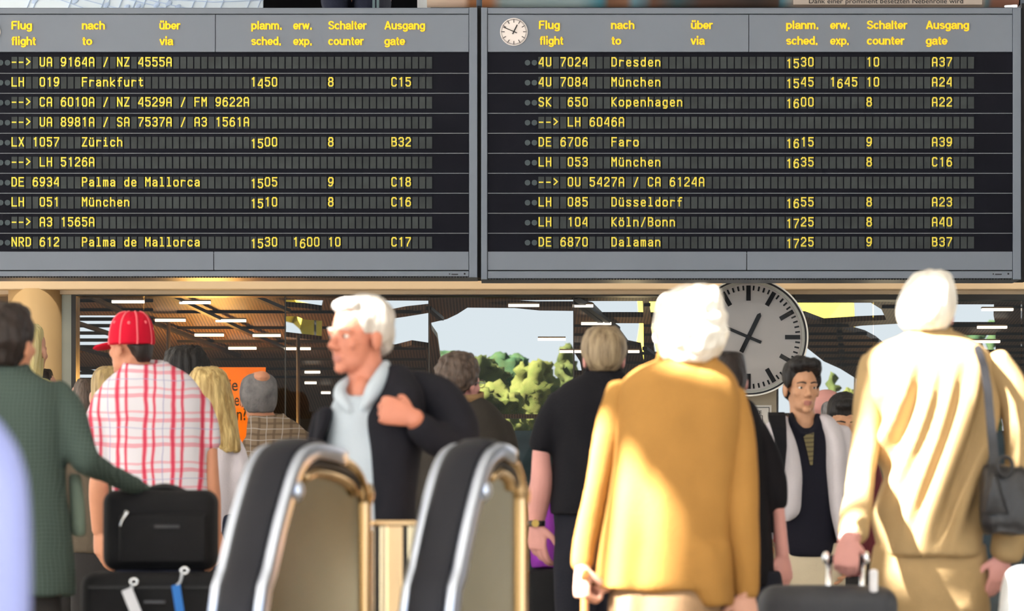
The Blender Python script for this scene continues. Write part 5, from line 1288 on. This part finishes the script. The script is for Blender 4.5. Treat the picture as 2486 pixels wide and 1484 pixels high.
root = empty('carrier_bag', tuple(g.p(2480, 1500, -.2)), 'white carrier bag at the bottom right corner', 'bag')
b = bmesh.new(); g.rings(b, [(1375, 2462, 2520, .02, -.24), (1400, 2440, 2560, .05, -.24), (1480, 2425, 2580, .07, -.24), (1640, 2420, 2590, .08, -.24), (1660, 2425, 2585, .07, -.24)], 3); fuse('bag_body', b, clothm('white_plastic', (232, 236, 240)), root, .012, 2, folds(.01, 10, 5, 3))
b = bmesh.new(); tube(b, [g.q(t) for t in ((2470, 1385, -.24, 5), (2452, 1405, -.2, 4), (2440, 1412, -.13, 4), (2455, 1400, -.1, 4), (2500, 1385, -.22, 5))], n=8); obj('bag_handle', b, clothm('white_plastic_strap', (226, 230, 236)), root, smooth=True)

# 16 ----------------------------------------------- person cropped by the right edge
g = Fig(2668, 9.6, 'person in a cream jacket barely entering the picture at the right edge')
tor = [(840, 2618, 2718, .07), (855, 2588, 2748, .09), (885, 2553, 2783, .11), (950, 2543, 2793, .13), (1200, 2548, 2788, .14), (1480, 2543, 2793, .14)]
g.core(tor); g.head(2668, 610, 840, 0, neck=(2668, 865, 0)); g.hair([(600, 2633, 2703, .06), (640, 2593, 2743, .1), (720, 2588, 2748, .11), (800, 2618, 2718, .08)], H_BROWN)
g.arm([(2553, 930, 0), (2528, 1140, 0), (2588, 1330, -.1)], hand=dict(f=(.4, -.3, -.8), n=(-.7, -.6, 0), side=-1)); g.arm([(2783, 930, 0), (2818, 1160, 0), (2808, 1400, 0)], hand=dict(f=(0, 0, -1), n=(.8, -.6, 0), side=1))
g.garment('jacket', clothm('cream_cotton', (226, 200, 166)), [tor], [[(2563, 915, 0, 42), (2543, 1000, 0, 42), (2540, 1130, 0, 40), (2588, 1320, -.1, 32)], [(2773, 915, 0, 44), (2810, 1160, 0, 42), (2808, 1380, 0, 34)]], fold=.006)
g.legs(2668, 1450, M_darkt); g.done()

# 17 ----------------------------------------------- person sitting on the gallery above the left board
g = Fig(880, 22.4, 'person in dark jeans sitting on the gallery above the left departure board', SK_FAIR)
S_ = g.S
tor = [(-262, 850, 905, .06), (-240, 810, 945, .1), (-200, 795, 960, .11), (-80, 805, 950, .11), (0, 810, 950, .12), (18, 815, 945, .12)]
g.core(tor); g.head(878, -372, -275, 150, neck=(878, -262, 0)); g.hair([(-378, 860, 896, .06), (-360, 838, 918, .1), (-320, 838, 918, .1), (-300, 850, 906, .08)], H_BROWN)
g.arm([(815, -200, 0), (800, -80, -.1), (840, -30, -.28)], hand=dict(f=(.5, -.7, -.3), n=(0, -.3, 1), side=-1)); g.arm([(945, -200, 0), (960, -80, -.1), (915, -25, -.28)], hand=dict(f=(-.4, -.7, -.3), n=(0, -.3, 1), side=1))
g.garment('cardigan', clothm('mauve_knit', (150, 132, 140)), [tor], [[(820, -205, 0, 26), (805, -80, -.1, 24), (838, -32, -.26, 18)], [(940, -205, 0, 26), (955, -80, -.1, 24), (917, -27, -.26, 18)]], vox=.014)
g.garment('jeans', M_denim, [[(-10, 812, 946, .13), (25, 812, 946, .13)]], [[(835, 8, -.02, 36), (812, 4, -.25, 34), (815, 12, -.45, 30), (822, 110, -.45, 26), (822, 205, -.42, 22)], [(915, 10, -.02, 36), (905, 6, -.25, 34), (890, 12, -.45, 30), (890, 110, -.45, 26), (890, 205, -.42, 22)]], vox=.014)
for x in (822, 890):
    sb = bmesh.new(); a = g.p(x, 225, -.47); ellip(sb, (a.x, a.y - .03, 3.145), (.045, .13, .045)); fuse('shoe', sb, M_shoe, g.root, .012, 3)
g.done()
root = empty('gallery_stool', tuple(at(880, 0, 22.4)), 'dark seat under the person sitting on the gallery', 'seat')
a = g.p(878, 46, 0); b = bmesh.new(); box(b, a.x - .22, a.x + .22, a.y - .2, a.y + .2, a.z - .05, a.z - .0); obj('seat', b, M_dark, root, bev=.01)
for sx in (-.19, .19):
    for sy in (-.17, .17):
        b = bmesh.new(); box(b, a.x + sx - .015, a.x + sx + .015, a.y + sy - .015, a.y + sy + .015, 3.1, a.z - .05); obj('leg', b, M_dark, root)
# ---------------------------------------------------------------- luggage
M_nylon = mat('black_ballistic_nylon', rgb(24, 24, 27), .75, var=.15, vs=10, bump=.3, bs=260, spec=.25)
M_nylon2 = mat('dark_grey_nylon', rgb(52, 54, 60), .5, var=.15, vs=8, bump=.3, bs=220, spec=.4)
M_grip = mat('black_plastic', rgb(20, 20, 22), .4)
def tilted(bm, c, v, size, m_rot):
    t = bmesh.new(); bmesh.ops.create_cube(t, size=1); bmesh.ops.scale(t, vec=size, verts=t.verts)
    bmesh.ops.bevel(t, geom=t.edges[:], offset=min(size) * .3, segments=2, affect='EDGES')
    bmesh.ops.rotate(t, cent=(0, 0, 0), matrix=Matrix.Rotation(m_rot, 3, 'Y'), verts=t.verts); bmesh.ops.translate(t, vec=c, verts=t.verts); merge(bm, t)

LD = 11.75; u = LD / F
zt = at(0, 1391, LD).z
c = at(368, 0, LD); w = 350 * u
root = empty('suitcase', (c.x, LD + .13, 0), 'large black fabric suitcase with white and blue luggage tags, under the smaller black bag', 'suitcase')
b = bmesh.new(); rbox(b, (c.x, LD + .13, (zt + .06) / 2 + .0), (w, .28, zt - .06), .045, 4); obj('shell', b, M_nylon, root, smooth=True)
b = bmesh.new(); rbox(b, (c.x, LD - .015, zt * .48), (w * .8, .05, zt * .6), .02, 3); obj('front_pocket', b, M_nylon, root, smooth=True)
for z in (zt - .045, zt * .80):
    b = bmesh.new(); box(b, c.x - w * .44, c.x + w * .44, LD - .016, LD - .006, z - .004, z + .004); obj('zipper', b, M_grip, root)
for sx in (-.14, .14):
    b = bmesh.new(); t = bmesh.new(); bmesh.ops.create_cone(t, cap_ends=True, segments=20, radius1=.035, radius2=.035, depth=.03); bmesh.ops.rotate(t, cent=(0, 0, 0), matrix=Matrix.Rotation(R(90), 3, 'Y'), verts=t.verts)
    bmesh.ops.translate(t, vec=(c.x + sx, LD + .22, .035), verts=t.verts); merge(b, t); obj('wheel', b, M_grip, root, smooth=False)
    b = bmesh.new(); box(b, c.x + sx - .02, c.x + sx + .02, LD + .02, LD + .06, 0, .07); obj('foot', b, M_grip, root)
b = bmesh.new(); P_ = at(375, 1462, LD - .045); box(b, P_.x - 25 * u, P_.x + 25 * u, LD - .048, LD - .036, P_.z - .004, P_.z + .004); obj('name_bar', b, mat('grey_name_bar', rgb(70, 72, 78), .5), root)
for nm, x, y, rx, col_, lb, kx_, ky_ in (('white', 320, 1458, R(22), (206, 208, 216), 'white', 325, 1413), ('blue', 432, 1450, R(9), (34, 110, 190), 'blue', 448, 1386)):
    tg = empty('luggage_tag', tuple(at(x, y, LD - .06)), {'white': 'white luggage tag hanging tilted from the large black suitcase', 'blue': 'blue luggage tag hanging on a pale loop from the large black suitcase'}[lb], 'tag', None)
    b = bmesh.new(); tilted(b, at(x, y + 4, LD - .062), None, (.034, .006, .085) if lb == 'white' else (.027, .006, .085), -rx); obj('card', b, mat(nm + '_tag_plastic', rgb(*col_), .4, var=.03), tg, smooth=False)
    b = bmesh.new(); tube(b, [(*at(x - (rx * 12), y - 28, LD - .06), .005), (*at((x + kx_) / 2 - 2, (y + ky_) / 2 - 6, LD - .055), .004), (*at(kx_ - 5, ky_ + 4, LD - .045), .005)], n=8); obj('loop', b, mat(nm + '_loop', rgb(180, 186, 196), .4), tg, smooth=True)
    b = bmesh.new(); k0 = at(kx_, ky_, LD - .045); tube(b, [(k0.x + .011 * math.cos(R(a)), k0.y, k0.z + .009 * math.sin(R(a)), .0045) for a in range(0, 361, 40)], n=8); obj('ring', b, M_chrome, tg, smooth=True)

BDp = 11.85; u = BDp / F
zb = zt + .004; z1 = at(0, 1190, BDp).z; c = at(384, 0, BDp); w = 274 * u
root = empty('cabin_bag', (c.x, BDp + .1, zb), 'small black soft bag with a zip pull standing on the large suitcase', 'bag')
b = bmesh.new(); rbox(b, (c.x, BDp + .1, (zb + z1) / 2), (w, .2, z1 - zb), .04, 5); o = obj('body', b, M_nylon, root, smooth=True)
b = bmesh.new(); rbox(b, (c.x + .015, BDp - .004, (zb + z1) / 2 - .025), (w * .78, .03, (z1 - zb) * .62), .012, 3); obj('front_pocket', b, M_nylon, root, smooth=True)
b = bmesh.new(); tube(b, [(*at(305, 1243, BDp - .012), .006), (*at(308, 1247, BDp - .014), .007), (*at(298, 1262, BDp - .016), .004), (*at(293, 1277, BDp - .014), .0045)], n=8); obj('zip_pull', b, M_chrome, root, smooth=True)
P_ = at(405, 1279, BDp - .02); b = bmesh.new(); box(b, P_.x - 30 * u, P_.x + 30 * u, P_.y - .006, P_.y + .01, P_.z - .005, P_.z + .005); obj('name_bar', b, mat('grey_woven_bar', rgb(66, 66, 70), .6), root)
b = bmesh.new(); tube(b, [(*at(352, 1196, BDp + .1), .01), (*at(372, 1187, BDp + .1), .011), (*at(400, 1183, BDp + .1), .012), (*at(425, 1187, BDp + .1), .011), (*at(448, 1196, BDp + .1), .01)], n=10); obj('top_handle', b, M_grip, root, smooth=True)

# suitcase of the suited man
LD = SUIT_D - .42; u = LD / F
zt = at(0, 1424, LD).z; c = at(2016, 0, LD); w = 336 * u
root = empty('suitcase', (c.x, LD + .12, 0), 'dark grey suitcase on a telescopic handle held by the sand-suited man', 'suitcase')
b = bmesh.new(); rbox(b, (c.x, LD + .12, (zt + .05) / 2), (w, .24, zt - .05), .055, 5); obj('shell', b, M_nylon2, root, smooth=True)
b = bmesh.new(); rbox(b, (c.x - .01, LD - .01, zt * .5), (w * .8, .05, zt * .7), .02, 3); obj('front_pocket', b, M_nylon2, root, smooth=True)
b = bmesh.new(); box(b, c.x - w * .45, c.x + w * .45, LD - .008, LD + .0, zt - .085, zt - .077); obj('zipper', b, M_grip, root)
for x in (2012, 2094):
    p0, p1 = at(x, 1430, LD + .1), at(x, 1362, LD + .1)
    b = bmesh.new(); loft(b, [vring(p0.x, p0.y, z, .009, .009, 14, 2) for z in (p0.z - .1, p1.z)]); obj('handle_rod', b, M_chrome, root, smooth=True)
p0, p1 = at(2004, 1358, LD + .1), at(2103, 1354, LD + .1)
b = bmesh.new(); tube(b, [(p0.x, p0.y, p0.z, .0135), ((p0.x + p1.x) / 2, p0.y, p0.z, .013), (p1.x, p0.y, p0.z, .0135)], n=14); obj('handle_grip', b, M_grip, root, smooth=True)
for x in (2005, 2102):
    b = bmesh.new(); ellip(b, at(x, 1355, LD + .09), (.012, .012, .02)); obj('grip_end', b, M_chrome, root, smooth=True)
b = bmesh.new(); p0 = at(2121, 1405, LD + .02); tube(b, [(p0.x, p0.y, p0.z - .035, .013), (p0.x, p0.y, p0.z + .02, .013)], n=12); obj('side_catch', b, mat('white_plastic_catch', rgb(230, 230, 236), .2), root, smooth=True)
for sx in (-.15, .15):
    b = bmesh.new(); t = bmesh.new(); bmesh.ops.create_cone(t, cap_ends=True, segments=20, radius1=.03, radius2=.03, depth=.03); bmesh.ops.rotate(t, cent=(0, 0, 0), matrix=Matrix.Rotation(R(90), 3, 'Y'), verts=t.verts)
    bmesh.ops.translate(t, vec=(c.x + sx, LD + .2, .03), verts=t.verts); merge(b, t); obj('wheel', b, M_grip, root)
    b = bmesh.new(); box(b, c.x + sx - .02, c.x + sx + .02, LD + .02, LD + .06, 0, .06); obj('foot', b, M_grip, root)

# purple bag on a dark trolley case beside the polo man
LD = 15.2; u = LD / F
zt = at(0, 1382, LD).z; c = at(1318, 0, LD)
root = empty('trolley_case', (c.x, LD + .1, 0), 'dark trolley case standing behind the black polo man\'s hand', 'suitcase')
b = bmesh.new(); rbox(b, (c.x, LD + .1, (zt + .05) / 2), (.13, .2, zt - .05), .03, 3); obj('shell', b, M_nylon, root, smooth=True)
for sx in (-.04, .04):
    b = bmesh.new(); t = bmesh.new(); bmesh.ops.create_cone(t, cap_ends=True, segments=20, radius1=.035, radius2=.035, depth=.025); bmesh.ops.rotate(t, cent=(0, 0, 0), matrix=Matrix.Rotation(R(90), 3, 'Y'), verts=t.verts)
    bmesh.ops.translate(t, vec=(c.x + sx, LD + .1, .035), verts=t.verts); merge(b, t); obj('wheel', b, M_grip, root)
z1 = at(0, 1205, LD).z
b = bmesh.new(); loft(b, [vring(c.x + .002, LD + .1, z, rx, ry, 24, 2.6) for z, rx, ry in ((zt + .002, .045, .06), (zt + .03, .052, .075), ((zt + z1) / 2, .05, .075), (z1 - .04, .042, .06), (z1, .02, .03))])
tag(fuse('purple_bag', b, clothm('purple_fabric', (150, 62, 176)), None, .008, 2, folds(.008, 12, 5, 2)), 'purple soft bag behind the black polo man\'s wrist', 'bag')

# ---------------------------------------------------------------- escalator ends
M_belt = mat('black_handrail_rubber', rgb(30, 31, 38), .5, var=.08, vs=4, spec=.2)
M_rim = mat('satin_aluminium_rim', rgb(188, 198, 218), .28, 1.0, var=.03)
M_steel = mat('polished_steel_panel', rgb(186, 174, 146), .24, 1.0, var=.05, vs=2, bump=.03, bs=5)
M_steel2 = mat('brushed_bronze_steel', rgb(196, 168, 130), .22, 1.0, var=.05, vs=3, stretch=(6, 6, .5))
PHI = R(27)
HV, NV = Vector((math.sin(PHI), math.cos(PHI), 0)), Vector((math.cos(PHI), -math.sin(PHI), 0))
def newel(pxc, d, label, fs=1.0, wid=.135):
    o0 = at(pxc, 1484, d); O = Vector((o0.x, o0.y, 0))
    z = lambda py: HC + (HY - py) * d / F
    front = [(-.06, .0), (-.05, .45), (0.0, z(1484)), (.04, z(1390)), (.085, z(1290)), (.125, z(1215)), (.165, z(1150)), (.205, z(1112)), (.25, z(1096)), (.31, z(1092)), (.42, z(1098)), (.53, z(1112)), (.61, z(1132)), (.665, z(1168)), (.69, z(1215)), (.70, z(1275)), (.70, 0.0)]
    front = [(s_ if s_ < .25 else .25 + (s_ - .25) * fs, zz) for s_, zz in front]
    SX = lambda v_: .25 + (v_ - .25) * fs
    pr = [cr(front, i / 3) for i in range((len(front) - 1) * 3 + 1)]
    pr = [(s_, max(0, zz)) for s_, zz in pr]
    W_ = lambda s_, zz, t: O + HV * s_ + NV * t + Vector((0, 0, zz))
    root = empty('escalator_end', tuple(O), label, 'escalator')
    # panel
    b = bmesh.new(); h = wid / 2 - .012
    loft(b, [[W_(s_, zz, t) for s_, zz in pr] for t in (-h, h)]); obj('side_panel', b, M_steel, root, bev=.004)
    nt_ = [i for i, q in enumerate(pr) if q[0] < .25 or (q[1] > z(1110) and q[0] < SX(.62))]
    run = [pr[i] for i in range(len(pr)) if i <= max(nt_)]
    def normal(i, seq):
        a_, b_ = seq[max(i - 1, 0)], seq[min(i + 1, len(seq) - 1)]
        t = Vector((b_[0] - a_[0], b_[1] - a_[1])); t.normalize(); return Vector((-t.y, t.x))
    def strip(nm, m, t0, t1, off0, off1, seq, rnd=0):
        b = bmesh.new(); rows_ = []
        for i, (s_, zz) in enumerate(seq):
            n_ = normal(i, seq)
            q = lambda t, o_: W_(s_ + n_.x * o_, max(.0, zz + n_.y * o_), t)
            mid = (t0 + t1) / 2
            rows_.append([q(t0, off0), q(t0, off1 - rnd), q(t0 * .7 + mid * .3, off1), q(mid, off1 + rnd * .3), q(t1 * .7 + mid * .3, off1), q(t1, off1 - rnd), q(t1, off0)])
        loft(b, rows_); return obj(nm, b, m, root, smooth=True)
    strip('handrail_belt', M_belt, -wid * .37, wid * .37, -.01, .030, run, .008)
    strip('left_rim', M_rim, -wid * .58, -wid * .36, -.02, .018, run, .006)
    strip('right_rim', M_rim, wid * .36, wid * .58, -.02, .018, run, .006)
    # mouldings on the flank: bright top rail, dark groove, second rail
    def inset(k, sel):
        out = []
        for i in sel if k > .02 else sel2:
            n_ = normal(i, pr); out.append((pr[i][0] - n_.x * k, pr[i][1] - n_.y * k))
        return out
    sel = [i for i, q in enumerate(pr) if q[0] >= .2 and q[0] < SX(.672) and q[1] > z(1190)]
    sel2 = [i for i, q in enumerate(pr) if q[0] >= .2 and q[1] > .12]
    for nm, k, r_, m in (('top_rail', .010, .015, M_steel2), ('groove', .034, .011, M_dark), ('second_rail', .056, .013, M_steel2)):
        b = bmesh.new(); tube(b, [tuple(W_(s_, zz, h + .002)) + (r_,) for s_, zz in inset(k, sel)], n=10, sub=2); obj(nm, b, m, root, smooth=True)
    c_ = W_(.17, z(1192), h + .012); b = bmesh.new(); ellip(b, c_, (.022, .022, .028)); obj('rim_bolt', b, M_rim, root, smooth=True)
newel(577, 9.5, 'left escalator end with black handrail belt, in front of the brown plaid jacket', .68)
newel(1040, 9.6, 'right escalator end with black handrail belt, in front of the bespectacled man', .36)
d = 10.4
root = empty('barrier_post', (at(960, 0, d).x, d, 0), 'tan ribbed steel barrier post between the two escalator ends', 'post')
P0 = at(905, 1264, d); P1 = at(1012, 1264, d); b = bmesh.new(); rbox(b, ((P0.x + P1.x) / 2, d + .06, P0.z / 2), (P1.x - P0.x, .12, P0.z), .012, 3); obj('core', b, M_steel2, root, smooth=False)
for x, w_, m in ((916, 8, M_dark), (931, 9, M_steel), (958, 20, M_steel2), (984, 6, M_dark), (1000, 10, M_steel)):
    p = at(x, 1270, d); b = bmesh.new(); rbox(b, (p.x, d - .004, p.z / 2), (w_ * 2 / F * d, .016, p.z - .01), .004, 2); obj('rib', b, m, root)
b = bmesh.new(); rbox(b, ((P0.x + P1.x) / 2, d + .05, P0.z - .008), (P1.x - P0.x + .01, .14, .016), .005, 2); obj('cap', b, M_steel2, root)
